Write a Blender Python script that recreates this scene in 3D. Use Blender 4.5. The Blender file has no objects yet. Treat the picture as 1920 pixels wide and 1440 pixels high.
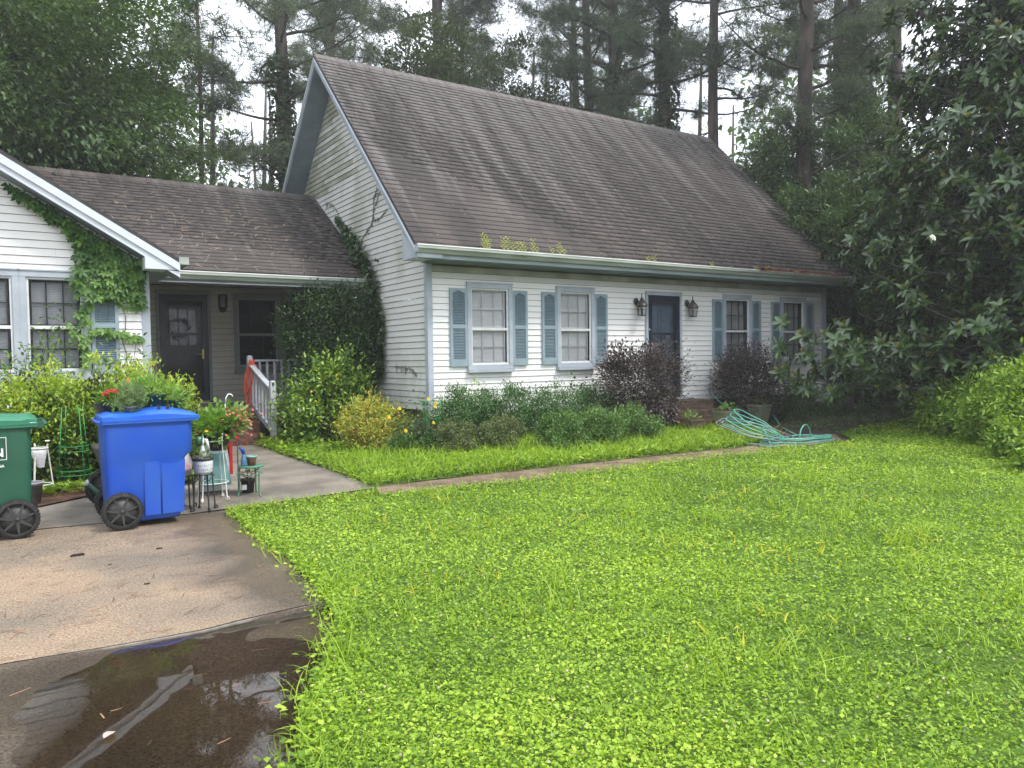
import bpy, bmesh, math, random
import numpy as np
from mathutils import Vector, Matrix

rnd = random.Random(7)
rs = np.random.RandomState(11)
scene = bpy.context.scene
col = scene.collection

# ------------------------------------------------------------------ camera
H = 1.5
def cam_matrix(yaw, pitch, roll):
    f = np.array([math.sin(yaw)*math.cos(pitch), math.cos(yaw)*math.cos(pitch), math.sin(pitch)])
    r = np.array([math.cos(yaw), -math.sin(yaw), 0.0]); u = np.cross(r, f)
    r2 = r*math.cos(roll)+u*math.sin(roll); u2 = -r*math.sin(roll)+u*math.cos(roll)
    return r2, u2, f
cr, cu, cf = cam_matrix(math.radians(33.677), math.radians(-2.0875), math.radians(-.8534))
cd = bpy.data.cameras.new('camera'); cam = bpy.data.objects.new('camera', cd); col.objects.link(cam)
cam.matrix_world = Matrix(((cr[0], cu[0], -cf[0], 0), (cr[1], cu[1], -cf[1], 0), (cr[2], cu[2], -cf[2], H), (0, 0, 0, 1)))
cd.sensor_width = 36; cd.lens = 1425.4/1920*36; cd.clip_start = .05; cd.clip_end = 2000
scene.camera = cam

# ------------------------------------------------------------------ light
SUN_DIR = Vector((.30, -.46, .84)).normalized()           # towards the veiled sun
world = bpy.data.worlds.new('World'); scene.world = world; world.use_nodes = True
nt = world.node_tree; nt.nodes.clear()
def N(nt, t, **k):
    n = nt.nodes.new(t)
    for a, b in k.items(): setattr(n, a, b)
    return n
o = N(nt, 'ShaderNodeOutputWorld'); bg = N(nt, 'ShaderNodeBackground'); sk = N(nt, 'ShaderNodeTexSky')
sk.sky_type = 'NISHITA'; sk.sun_disc = False
sk.sun_elevation = math.asin(SUN_DIR.z); sk.sun_rotation = math.atan2(SUN_DIR.x, SUN_DIR.y)
sk.dust_density = 2.0; sk.air_density = 1.0
tc = N(nt, 'ShaderNodeTexCoord'); mp = N(nt, 'ShaderNodeMapping'); mp.inputs['Scale'].default_value = (1, 1, 2.2)
nz = N(nt, 'ShaderNodeTexNoise'); nz.inputs['Scale'].default_value = 2.3; nz.inputs['Detail'].default_value = 7; nz.inputs['Roughness'].default_value = .6
rp = N(nt, 'ShaderNodeValToRGB'); rp.color_ramp.elements[0].position = .22; rp.color_ramp.elements[1].position = .50
rp.color_ramp.elements[0].color = (.45, .45, .45, 1); rp.color_ramp.elements[1].color = (1, 1, 1, 1)
mx = N(nt, 'ShaderNodeMixRGB'); mx.inputs[2].default_value = (15.8, 16.8, 18.6, 1)     # thin bright cloud
nt.links.new(tc.outputs['Generated'], mp.inputs['Vector']); nt.links.new(mp.outputs[0], nz.inputs['Vector'])
nt.links.new(nz.outputs['Fac'], rp.inputs[0]); nt.links.new(rp.outputs[0], mx.inputs[0]); nt.links.new(sk.outputs[0], mx.inputs[1])
nt.links.new(mx.outputs[0], bg.inputs['Color']); bg.inputs['Strength'].default_value = .09
nt.links.new(bg.outputs[0], o.inputs['Surface'])
sl = bpy.data.lights.new('sun', 'SUN'); sl.energy = 2.3; sl.angle = math.radians(11); sl.color = (1, .955, .87)
so = bpy.data.objects.new('sun', sl); col.objects.link(so); so.rotation_euler = SUN_DIR.to_track_quat('Z', 'Y').to_euler()
scene.view_settings.view_transform = 'Standard'; scene.view_settings.look = 'None'
scene.view_settings.exposure = 0.68; scene.view_settings.gamma = 1.0
scene.render.engine = 'CYCLES'
scene.cycles.max_bounces = 8; scene.cycles.transparent_max_bounces = 24
scene.cycles.transmission_bounces = 4

# ------------------------------------------------------------------ materials
MATS = {}
def mat(name, c1, c2=None, rough=.6, scale=6., detail=4., bump=0., bscale=60., spec=.5, metal=0., stretch=(1, 1, 1), ramp=(.35, .65), rvar=0., vary=0.):
    """base colour mixed between c1 and c2 by noise in object space; optional bump and per-object variation"""
    if name in MATS: return MATS[name]
    m = bpy.data.materials.new(name); m.use_nodes = True; t = m.node_tree; b = t.nodes['Principled BSDF']; L = t.links.new
    b.inputs['Roughness'].default_value = rough; b.inputs['Metallic'].default_value = metal
    b.inputs['Specular IOR Level'].default_value = spec
    c2 = c2 or tuple(x*.82 for x in c1)
    g = N(t, 'ShaderNodeNewGeometry'); mp = N(t, 'ShaderNodeMapping'); mp.inputs['Scale'].default_value = stretch
    L(g.outputs['Position'], mp.inputs['Vector'])
    n = N(t, 'ShaderNodeTexNoise'); n.inputs['Scale'].default_value = scale; n.inputs['Detail'].default_value = detail
    L(mp.outputs[0], n.inputs['Vector'])
    r = N(t, 'ShaderNodeValToRGB'); r.color_ramp.elements[0].position = ramp[0]; r.color_ramp.elements[1].position = ramp[1]
    r.color_ramp.elements[0].color = (*c1, 1); r.color_ramp.elements[1].color = (*c2, 1)
    L(n.outputs['Fac'], r.inputs[0]); out = r.outputs[0]
    if vary:
        oi = N(t, 'ShaderNodeObjectInfo'); mr = N(t, 'ShaderNodeMapRange'); mr.inputs[3].default_value = 1-vary; mr.inputs[4].default_value = 1+vary
        at = N(t, 'ShaderNodeAttribute'); at.attribute_name = 'v'; ad = N(t, 'ShaderNodeMath', operation='ADD'); fr = N(t, 'ShaderNodeMath', operation='FRACT')
        L(oi.outputs['Random'], ad.inputs[0]); L(at.outputs['Fac'], ad.inputs[1]); L(ad.outputs[0], fr.inputs[0]); L(fr.outputs[0], mr.inputs[0])
        mm = N(t, 'ShaderNodeVectorMath', operation='SCALE'); L(out, mm.inputs[0]); L(mr.outputs[0], mm.inputs['Scale']); out = mm.outputs[0]
    L(out, b.inputs['Base Color'])
    if bump:
        n2 = N(t, 'ShaderNodeTexNoise'); n2.inputs['Scale'].default_value = bscale; n2.inputs['Detail'].default_value = 5
        L(g.outputs['Position'], n2.inputs['Vector'])
        bp = N(t, 'ShaderNodeBump'); bp.inputs['Strength'].default_value = bump; bp.inputs['Distance'].default_value = .01
        L(n2.outputs['Fac'], bp.inputs['Height']); L(bp.outputs[0], b.inputs['Normal'])
    if rvar:
        mr2 = N(t, 'ShaderNodeMapRange'); mr2.inputs[3].default_value = rough-rvar; mr2.inputs[4].default_value = rough+rvar
        L(n.outputs['Fac'], mr2.inputs[0]); L(mr2.outputs[0], b.inputs['Roughness'])
    MATS[name] = m
    return m
def leafmat(name, cols, rough=.45, trans=.3, tcol=None, spec=.4):
    """leaf: colour picked by the per-leaf attribute v, part of the light passes through"""
    if name in MATS: return MATS[name]
    m = bpy.data.materials.new(name); m.use_nodes = True; t = m.node_tree; b = t.nodes['Principled BSDF']; L = t.links.new
    b.inputs['Roughness'].default_value = rough; b.inputs['Specular IOR Level'].default_value = spec
    at = N(t, 'ShaderNodeAttribute'); at.attribute_name = 'v'
    r = N(t, 'ShaderNodeValToRGB'); e = r.color_ramp.elements
    e[0].position = 0; e[1].position = 1; e[0].color = (*cols[0], 1); e[1].color = (*cols[-1], 1)
    for i, c in enumerate(cols[1:-1]):
        x = e.new((i+1)/(len(cols)-1)); x.color = (*c, 1)
    L(at.outputs['Fac'], r.inputs[0])
    L(r.outputs[0], b.inputs['Base Color'])
    tr = N(t, 'ShaderNodeBsdfTranslucent'); ms = N(t, 'ShaderNodeMixShader'); ms.inputs[0].default_value = trans
    br = N(t, 'ShaderNodeMixRGB', blend_type='MULTIPLY'); br.inputs[0].default_value = 1; br.inputs[2].default_value = (*(tcol or (1.5, 1.35, .6)), 1)
    L(r.outputs[0], br.inputs[1]); L(br.outputs[0], tr.inputs['Color'])
    L(b.outputs[0], ms.inputs[1]); L(tr.outputs[0], ms.inputs[2]); L(ms.outputs[0], t.nodes['Material Output'].inputs['Surface'])
    MATS[name] = m
    return m
def glassmat(name, tint=(.90, .90, .91), refl=.12):
    if name in MATS: return MATS[name]
    m = bpy.data.materials.new(name); m.use_nodes = True; t = m.node_tree; t.nodes.remove(t.nodes['Principled BSDF']); L = t.links.new
    tr = N(t, 'ShaderNodeBsdfTransparent'); tr.inputs[0].default_value = (*tint, 1)
    gl = N(t, 'ShaderNodeBsdfGlossy'); gl.inputs['Roughness'].default_value = .02; gl.inputs[0].default_value = (.95, .97, 1, 1)
    fr = N(t, 'ShaderNodeLayerWeight'); fr.inputs[0].default_value = refl
    ms = N(t, 'ShaderNodeMixShader'); L(fr.outputs['Fresnel'], ms.inputs[0]); L(tr.outputs[0], ms.inputs[1]); L(gl.outputs[0], ms.inputs[2])
    L(ms.outputs[0], t.nodes['Material Output'].inputs['Surface']); MATS[name] = m
    return m

# ------------------------------------------------------------------ builders
def tag(o, label=None, cat=None, group=None, kind=None):
    if label: o['label'] = label
    if cat: o['category'] = cat
    if group: o['group'] = group
    if kind: o['kind'] = kind
    return o
def thing(name, label, cat, loc=(0, 0, 0), group=None, rz=0):
    e = bpy.data.objects.new(name, None); e.empty_display_size = .1; e.location = loc; e.rotation_euler = (0, 0, rz); col.objects.link(e)
    return tag(e, label, cat, group)
def link(name, me, parent=None):
    ob = bpy.data.objects.new(name, me); col.objects.link(ob)
    if parent is not None:
        ob.parent = parent
        # geometry is written in world metres: take the parents' placement back out
        mw = Matrix.Identity(4); p = parent; chain = []
        while p is not None: chain.append(p); p = p.parent
        for q in reversed(chain): mw = mw @ q.matrix_parent_inverse @ q.matrix_basis
        ob.matrix_parent_inverse = mw.inverted()
    return ob
class MB:
    """collects simple shapes; build() links them as one mesh object"""
    def __init__(s): s.v = []; s.f = []; s.sm = []
    def add(s, vs, fs, smooth=False):
        b = len(s.v); s.v += [tuple(map(float, x)) for x in vs]; s.f += [tuple(b+i for i in f) for f in fs]; s.sm += [smooth]*len(fs); return s
    def box(s, a, b):
        (x0, y0, z0), (x1, y1, z1) = a, b
        return s.add([(x0, y0, z0), (x1, y0, z0), (x1, y1, z0), (x0, y1, z0), (x0, y0, z1), (x1, y0, z1), (x1, y1, z1), (x0, y1, z1)],
                     [(0, 3, 2, 1), (4, 5, 6, 7), (0, 1, 5, 4), (1, 2, 6, 5), (2, 3, 7, 6), (3, 0, 4, 7)])
    def hexa(s, p): return s.add(p, [(0, 3, 2, 1), (4, 5, 6, 7), (0, 1, 5, 4), (1, 2, 6, 5), (2, 3, 7, 6), (3, 0, 4, 7)])
    def bar(s, p, q, w, h, up=(0, 0, 1)):
        p, q, u = Vector(p), Vector(q), Vector(up); d = (q-p).normalized(); r = d.cross(u)
        if r.length < 1e-4: r = d.cross(Vector((1, 0, 0)))
        r.normalize(); u2 = r.cross(d); r = r*w/2; u2 = u2*h/2
        return s.hexa([p-r-u2, p+r-u2, q+r-u2, q-r-u2, p-r+u2, p+r+u2, q+r+u2, q-r+u2])
    def tube(s, pts, rad, n=8, cap=True, closed=False):
        pts = [Vector(p) for p in pts]; m = len(pts)
        rad = rad if hasattr(rad, '__len__') else [rad]*m
        rings = []; ref = None
        for i, p in enumerate(pts):
            a = pts[(i-1) % m] if (i or closed) else p; b = pts[(i+1) % m] if (i < m-1 or closed) else p
            d = (b-a); d = d.normalized() if d.length > 1e-9 else Vector((0, 0, 1))
            if ref is None: ref = Vector((1, 0, 0)) if abs(d.x) < .9 else Vector((0, 1, 0))
            u = ref-d*ref.dot(d)
            if u.length < 1e-4: u = d.orthogonal()
            u.normalize(); w = d.cross(u); ref = u
            rings.append([p+(u*math.cos(2*math.pi*k/n)+w*math.sin(2*math.pi*k/n))*rad[i] for k in range(n)])
        b = len(s.v); vs = [x for r in rings for x in r]; fs = []
        for i in range(m if closed else m-1):
            j = (i+1) % m
            for k in range(n): fs.append((i*n+k, i*n+(k+1) % n, j*n+(k+1) % n, j*n+k))
        if cap and not closed: fs += [tuple(reversed(range(n))), tuple((m-1)*n+k for k in range(n))]
        return s.add(vs, fs, True)
    def lathe(s, c, prof, n=20, axis='z', a0=0., a1=2*math.pi):
        """prof: list of (radius, height)"""
        full = abs(a1-a0-2*math.pi) < 1e-6; m = n if full else n+1
        vs = []
        for r, h in prof:
            for k in range(m):
                a = a0+(a1-a0)*k/n; x, y = r*math.cos(a), r*math.sin(a)
                v = {'z': (x, y, h), 'y': (x, h, y), 'x': (h, x, y)}[axis]
                vs.append((c[0]+v[0], c[1]+v[1], c[2]+v[2]))
        fs = []
        for i in range(len(prof)-1):
            for k in range(n): fs.append((i*m+k, i*m+(k+1) % m, (i+1)*m+(k+1) % m, (i+1)*m+k))
        return s.add(vs, fs, True)
    def loft(s, secs, smooth=False, caps=True):
        n = len(secs[0]); vs = [p for q in secs for p in q]; fs = []
        for i in range(len(secs)-1):
            for k in range(n): fs.append((i*n+k, i*n+(k+1) % n, (i+1)*n+(k+1) % n, (i+1)*n+k))
        if caps: fs += [tuple(reversed(range(n))), tuple((len(secs)-1)*n+k for k in range(n))]
        return s.add(vs, fs, smooth)
    def prism(s, poly, d):
        """poly: planar points in 3D, d: extrusion vector"""
        n = len(poly); q = [tuple(p[i]+d[i] for i in range(3)) for p in poly]
        return s.add(list(poly)+q, [tuple(reversed(range(n))), tuple(range(n, 2*n))]+[(k, (k+1) % n, n+(k+1) % n, n+k) for k in range(n)])
    def mesh(s, name, m):
        me = bpy.data.meshes.new(name); me.from_pydata(s.v, [], s.f); me.materials.append(m)
        me.polygons.foreach_set('use_smooth', s.sm); me.update(); return me
    def build(s, name, m, parent=None, kind=None, label=None, bevel=0.):
        me = s.mesh(name, m)
        bm = bmesh.new(); bm.from_mesh(me); bmesh.ops.recalc_face_normals(bm, faces=bm.faces)
        if bevel:
            bmesh.ops.bevel(bm, geom=[e for e in bm.edges if len(e.link_faces) == 2 and e.calc_face_angle() > .6], offset=bevel, segments=2, affect='EDGES', clamp_overlap=True)
        bm.to_mesh(me); bm.free()
        ob = link(name, me, parent)
        if kind: ob['kind'] = kind
        if label: ob['label'] = label
        return ob
def rrect(x0, x1, y0, y1, z, r=.03, k=3):
    p = []
    for cx, cy, a in ((x1-r, y1-r, 0), (x0+r, y1-r, 90), (x0+r, y0+r, 180), (x1-r, y0+r, 270)):
        for i in range(k+1):
            t = math.radians(a+90*i/k); p.append((cx+r*math.cos(t), cy+r*math.sin(t), z))
    return p
def npmesh(name, V, F, m, v=None, smooth=False):
    """fast mesh: V (n,3), F (m,3) or (m,4), v one value per face"""
    me = bpy.data.meshes.new(name); V = np.asarray(V, np.float32); F = np.asarray(F, np.int32); k = F.shape[1]
    me.vertices.add(len(V)); me.vertices.foreach_set('co', V.ravel())
    me.loops.add(F.size); me.loops.foreach_set('vertex_index', F.ravel())
    me.polygons.add(len(F)); me.polygons.foreach_set('loop_start', np.arange(0, F.size, k, dtype=np.int32))
    me.polygons.foreach_set('loop_total', np.full(len(F), k, np.int32))
    me.materials.append(m); me.update(calc_edges=True)
    if smooth: me.polygons.foreach_set('use_smooth', np.ones(len(F), bool))
    if v is not None:
        a = me.attributes.new('v', 'FLOAT', 'FACE'); a.data.foreach_set('value', np.asarray(v, np.float32))
    return me
def nrm(a): return a/np.maximum(np.linalg.norm(a, axis=-1, keepdims=True), 1e-9)
# leaf shapes: x runs along the leaf, y across, z off the surface
def _fan(out): return [(0, 0, 0)]+out, [(0, i+1, i+2) for i in range(len(out)-1)]
TM = {}
TM['diamond'] = ([(0, 0, 0), (.45, .5, .1), (1, 0, -.06), (.45, -.5, .1)], [(0, 2, 1), (0, 3, 2)])
TM['oval'] = ([(0, 0, 0), (.25, .40, .05), (.62, .44, .03), (1, 0, -.12), (.62, -.44, .03), (.25, -.40, .05), (.45, 0, -.04)],
              [(0, 6, 1), (1, 6, 2), (2, 6, 3), (3, 6, 4), (4, 6, 5), (5, 6, 0)])
TM['big'] = ([(0, 0, 0), (.18, .26, .05), (.45, .48, .05), (.75, .40, 0), (1, 0, -.16), (.75, -.40, 0), (.45, -.48, .05), (.18, -.26, .05), (.2, 0, -.02), (.5, 0, -.05), (.8, 0, -.09)],
             [(0, 8, 1), (1, 8, 9), (1, 9, 2), (2, 9, 10), (2, 10, 3), (3, 10, 4), (4, 10, 5), (5, 10, 6), (6, 10, 9), (6, 9, 7), (7, 9, 8), (7, 8, 0)])
def _multi(angs, ls, w, tri=True):
    V = []; Fc = []
    for a, l in zip(angs, ls):
        c, s_ = math.cos(math.radians(a)), math.sin(math.radians(a)); b = len(V)
        for x, y, z in ((0, 0, 0), (.55*l, w*l, .05), (l, 0, -.08), (.55*l, -w*l, .05)): V.append((x*c-y*s_, x*s_+y*c, z))
        Fc += [(b, b+2, b+1), (b, b+3, b+2)]
    return V, Fc
TM['clover'] = _multi((0, 120, 240), (.5, .5, .5), .52)
TM['five'] = _multi((0, 55, -55, 120, -120), (1, .9, .9, .6, .6), .24)
TM['ivy'] = _fan([(-.12, .28, 0), (.02, .52, .03), (.3, .3, .0), (.62, .42, .03), (.62, .16, 0), (1, 0, -.1), (.62, -.16, 0), (.62, -.42, .03), (.3, -.3, 0), (.02, -.52, .03), (-.12, -.28, 0)])
TM['spray'] = _multi((70, -70, 40, -40, 10), (.45, .45, .5, .5, .75), .2)
def _rachis(npair, w, l):
    V = []; Fc = []
    for i in range(npair):
        x0 = .12+.8*i/npair
        for sg in (1, -1):
            a = math.radians(58*sg); c, s_ = math.cos(a), math.sin(a); b = len(V); ll = l*(1-.35*i/npair)
            for x, y, z in ((0, 0, 0), (.5*ll, w*ll, .02), (ll, 0, -.03), (.5*ll, -w*ll, .02)): V.append((x0+x*c-y*s_, x*s_+y*c, z))
            Fc += [(b, b+2, b+1), (b, b+3, b+2)]
    return V, Fc
TM['twig'] = _rachis(4, .28, .36)
def _tuft(n, seed, w=.018):
    r = random.Random(seed); V = []; Fc = []
    for i in range(n):
        a = r.uniform(0, 6.283); e = r.uniform(-.2, 1.0); l = r.uniform(.75, 1)
        d = Vector((math.cos(e)*math.cos(a)*.8+.45, math.cos(e)*math.sin(a), math.sin(e)*.8)).normalized()*l
        s_ = d.cross(Vector((r.uniform(-1, 1), r.uniform(-1, 1), r.uniform(-1, 1)))).normalized()*w
        b = len(V); V += [tuple(s_), tuple(-s_), tuple(d)]; Fc.append((b, b+1, b+2))
    return V, Fc
TM['tuft'] = _tuft(11, 3); TM['bush_tuft'] = _tuft(8, 5, .05)
TM['flat'] = ([(0, .5, 0), (0, -.5, 0), (.5, -.5, .0), (1, -.3, 0), (1, .3, 0), (.5, .5, 0)], [(0, 1, 2), (0, 2, 5), (5, 2, 3), (5, 3, 4)])
TM['blade'] = ([(0, .5, 0), (0, -.5, 0), (.45, .42, .12), (.45, -.42, .12), (.8, .25, .42), (.8, -.25, .42), (.98, 0, .85)][:7],
               [(0, 1, 3), (0, 3, 2), (2, 3, 5), (2, 5, 4), (4, 5, 6)])
# petal flower: disc of petals
TM['flower'] = _multi(range(0, 360, 45), (.5,)*8, .42)
def leaf_arrays(P, D, Nn, L, W, tm, v=None):
    V0, F0 = TM[tm]; V0 = np.array(V0); F0 = np.array(F0); n = len(P)
    D = nrm(D); S = nrm(np.cross(Nn, D)); U = np.cross(D, S)
    L = np.broadcast_to(np.asarray(L, float), (n,))[:, None, None]; W = np.broadcast_to(np.asarray(W, float), (n,))[:, None, None]
    V = P[:, None, :]+L*V0[None, :, 0:1]*D[:, None, :]+W*V0[None, :, 1:2]*S[:, None, :]+L*V0[None, :, 2:3]*U[:, None, :]
    F = (np.arange(n)[:, None, None]*len(V0)+F0[None]).reshape(-1, 3)
    if v is None: v = rs.rand(n)
    return V.reshape(-1, 3), F, np.repeat(v, len(F0))
def leaves(name, P, D, Nn, L, W, tm, m, parent=None, v=None, ind=0, kind='stuff', iname='leaf'):
    """leaf cloud as one mesh; the `ind` leaves nearest the camera become objects of their own"""
    n = len(P); L = np.broadcast_to(np.asarray(L, float), (n,)).copy(); W = np.broadcast_to(np.asarray(W, float), (n,)).copy()
    if v is None: v = rs.rand(n)
    if ind:
        d = np.linalg.norm(P-np.array([0, 0, H]), axis=1)/L; near = np.argsort(d)[:ind]; rest = np.argsort(d)[ind:]
        V0, F0 = TM[tm]; ms = []
        for q in range(5): ms.append(npmesh(iname, np.array(V0), np.array(F0), m, np.full(len(F0), q/4.)))
        Dn = nrm(D); Sn = nrm(np.cross(Nn, Dn)); Un = np.cross(Dn, Sn)
        for i in near:
            ob = link(iname, ms[int(min(4, max(0, v[i]*4.99)))], parent)
            M = Matrix(((Dn[i, 0]*L[i], Sn[i, 0]*W[i], Un[i, 0]*L[i], P[i, 0]), (Dn[i, 1]*L[i], Sn[i, 1]*W[i], Un[i, 1]*L[i], P[i, 1]), (Dn[i, 2]*L[i], Sn[i, 2]*W[i], Un[i, 2]*L[i], P[i, 2]), (0, 0, 0, 1)))
            ob.matrix_basis = M
        P, D, Nn, L, W, v = P[rest], D[rest], Nn[rest], L[rest], W[rest], v[rest]
    V, F, vv = leaf_arrays(P, D, Nn, L, W, tm, v)
    ob = link(name, npmesh(name, V, F, m, vv), parent)
    if kind: ob['kind'] = kind
    return ob
def rdir(n): return nrm(rs.randn(n, 3))
def clumps(center, radii, K, rc, n, shell=.75, fl=1., zmin=None, rough=.16):
    """leaf positions in K clumps on and inside an uneven ellipsoid; also the outward direction"""
    c = np.array(center, float); R = np.array(radii, float)
    d = rdir(K*3); d = d[(c[2]+d[:, 2]*R[2]) > (zmin if zmin is not None else -9)][:K]; K = len(d)
    t = shell+(1-shell)*rs.rand(K); t = t*(1+rough*rs.randn(K)); t[rs.rand(K) < .25] *= .7
    cc = c+d*R*t[:, None]
    k = rs.randint(0, K, n); g = rs.randn(n, 3)*rc*np.array([1, 1, fl])*.55
    P = cc[k]+g
    out = nrm((P-c)/R*.6+g/rc*.6+d[k]*.4)
    if zmin is not None:
        ok = P[:, 2] > zmin; P = P[ok]; out = out[ok]
    return P, out, cc
def limbs(parent, base, tips, r0, m, name='branch', seed=1, sag=0., n=6, kind=None, joined=True, rt=.3):
    r = random.Random(seed); mb = MB(); obs = []
    for tp in tips:
        b = Vector(base[r.randrange(len(base))]) if isinstance(base, list) else Vector(base)
        tp = Vector(tp); L = (tp-b).length; pts = []
        for i in range(n+1):
            s = i/n; p = b.lerp(tp, s); p += Vector((r.gauss(0, 1), r.gauss(0, 1), r.gauss(0, 1)))*L*.025*(0 < i < n)
            p.z += sag*math.sin(math.pi*s)*L; pts.append(p)
        rr = [r0*(1-(1-rt)*i/n) for i in range(n+1)]
        if joined: mb.tube(pts, rr, 5)
        else: obs.append(MB().tube(pts, rr, 6).build(name, m, parent))
    if joined: obs.append(mb.build(name, m, parent, kind=kind))
    return obs
def gz(y):
    t = min(1, max(0, (y-6.5)/3.5)); return .1*t*t*(3-2*t)
def gza(y):
    t = np.clip((y-6.5)/3.5, 0, 1); return .1*t*t*(3-2*t)
def inpoly(P, poly):
    x, y = P[:, 0], P[:, 1]; ins = np.zeros(len(P), bool); n = len(poly)
    for i in range(n):
        x0, y0 = poly[i]; x1, y1 = poly[(i+1) % n]
        c = ((y0 > y) != (y1 > y)) & (x < (x1-x0)*(y-y0)/(y1-y0+1e-12)+x0); ins ^= c
    return ins
# ================================================================== materials of the place
WHITE = (.76, .76, .75)
M_side = mat('white_vinyl', (.83, .82, .80), (.76, .75, .72), .45, 1.2, 5, .15, 14, ramp=(.4, .75), stretch=(1, 1, .35))
M_sidedirty_shade = mat('weathered_shade_vinyl', (.66, .66, .63), (.40, .41, .33), .5, 1.0, 8, .15, 14, ramp=(.50, .74), stretch=(1.2, 1.2, .8))
M_algae_shade = mat('algae_shade_vinyl', (.46, .46, .38), (.27, .28, .20), .55, 2.2, 7, ramp=(.35, .65))
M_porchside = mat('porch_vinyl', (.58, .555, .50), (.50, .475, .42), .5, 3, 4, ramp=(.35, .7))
M_trim = mat('blue_grey_trim', (.42, .46, .51), (.35, .39, .44), .5, 5, 4, .1, 30)
M_shut = mat('blue_shutter', (.28, .36, .405), (.24, .31, .35), .5, 6, 4, .1, 30)
M_louv = mat('shutter_louvre', (.23, .31, .36), (.19, .265, .31), .5, 8, 4)
M_sash = mat('white_sash', (.70, .71, .71), (.60, .61, .60), .45, 8)
M_greysash = mat('grey_storm_frame', (.40, .40, .39), (.34, .34, .33), .45, 8)
M_blind = mat('white_blind', (.84, .85, .82), (.78, .79, .75), .5, 4)
M_curtain = mat('sheer_curtain', (.42, .43, .42), (.30, .31, .31), .8, 9, 3, stretch=(6, 1, .3))
M_dark = mat('dark_interior', (.012, .013, .014), (.02, .02, .022), .9)
M_fascia = mat('fascia_grey', (.36, .42, .46), (.27, .33, .34), .5, 2, 6, .1, 30)
M_soffit = mat('soffit_panel', (.20, .25, .29), (.16, .20, .23), .6, 3)
M_gutter = mat('gutter_paint', (.42, .45, .41), (.24, .28, .24), .45, 2.5, 7, .1, 40, ramp=(.4, .7), stretch=(.6, 1, 3))
M_gutterlip = mat('gutter_lip', (.80, .80, .77), (.55, .56, .50), .4, 3, 6, ramp=(.5, .8))
M_rakeW = mat('rake_white', (.62, .66, .72), (.54, .58, .63), .5, 3)
M_navy = mat('navy_paint', (.018, .026, .042), (.012, .018, .03), .35, 5)
M_doorblue = mat('pale_blue_door', (.16, .21, .27), (.12, .16, .21), .45, 4)
M_glass = glassmat('window_glass')
M_black = mat('black_metal', (.02, .02, .02), (.035, .03, .025), .5, 20)
M_brass = mat('brass', (.55, .40, .14), (.42, .30, .10), .3, 20, metal=1)
M_brick = mat('brick_face', (.20, .085, .055), (.10, .05, .04), .9, 18, 5, .4, 90, vary=.3)
M_brickold = mat('mossy_brick', (.15, .085, .055), (.07, .055, .035), .9, 7, 6, .4, 90, vary=.3)
M_mortar = mat('mortar', (.24, .22, .19), (.16, .145, .12), .95, 20, 4, .3)
M_porchfloor = mat('porch_floor', (.42, .39, .35), (.30, .28, .25), .8, 5)
M_post = mat('weathered_rail', (.46, .48, .53), (.24, .25, .28), .75, 9, 7, .25, 50, ramp=(.45, .75), stretch=(1, 1, .3))

# shingle: dark brown tabs, paler streaks running down the slope, algae patches
def shingle_mat(name, a, b, c):
    m = mat(name, a, b, .88, 1.1, 8, .5, 160, ramp=(.36, .62), stretch=(1.1, .28, .28), vary=.16, spec=.55)
    t = m.node_tree; L = t.links.new; g = N(t, 'ShaderNodeNewGeometry'); mp_ = N(t, 'ShaderNodeMapping'); mp_.inputs['Scale'].default_value = (2.2, .16, .16); mp_.inputs['Rotation'].default_value = (0, 0, .0)
    L(g.outputs['Position'], mp_.inputs['Vector']); n = N(t, 'ShaderNodeTexNoise'); n.inputs['Scale'].default_value = 1.7; n.inputs['Detail'].default_value = 7; n.inputs['Roughness'].default_value = .65
    L(mp_.outputs[0], n.inputs['Vector'])
    sp = N(t, 'ShaderNodeSeparateXYZ'); L(g.outputs['Position'], sp.inputs[0])
    ad = N(t, 'ShaderNodeMath', operation='MULTIPLY_ADD'); ad.inputs[1].default_value = .065; L(sp.outputs['Z'], ad.inputs[0]); L(n.outputs['Fac'], ad.inputs[2])   # paler towards the ridge: sky sheen put into the colour, along with fading
    r = N(t, 'ShaderNodeValToRGB'); r.color_ramp.elements[0].position = .82; r.color_ramp.elements[1].position = 1.10; L(ad.outputs[0], r.inputs[0])
    b_ = t.nodes['Principled BSDF']; old = b_.inputs['Base Color'].links[0].from_socket
    mx_ = N(t, 'ShaderNodeMixRGB'); mx_.inputs[2].default_value = (*c, 1); L(r.outputs[0], mx_.inputs[0]); L(old, mx_.inputs[1]); L(mx_.outputs[0], b_.inputs['Base Color'])
    return m
M_shingle = shingle_mat('asphalt_shingle', (.078, .061, .056), (.042, .034, .031), (.135, .120, .113))
M_roofedge = mat('roof_edge', (.045, .045, .045), (.03, .03, .03), .8)

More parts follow.
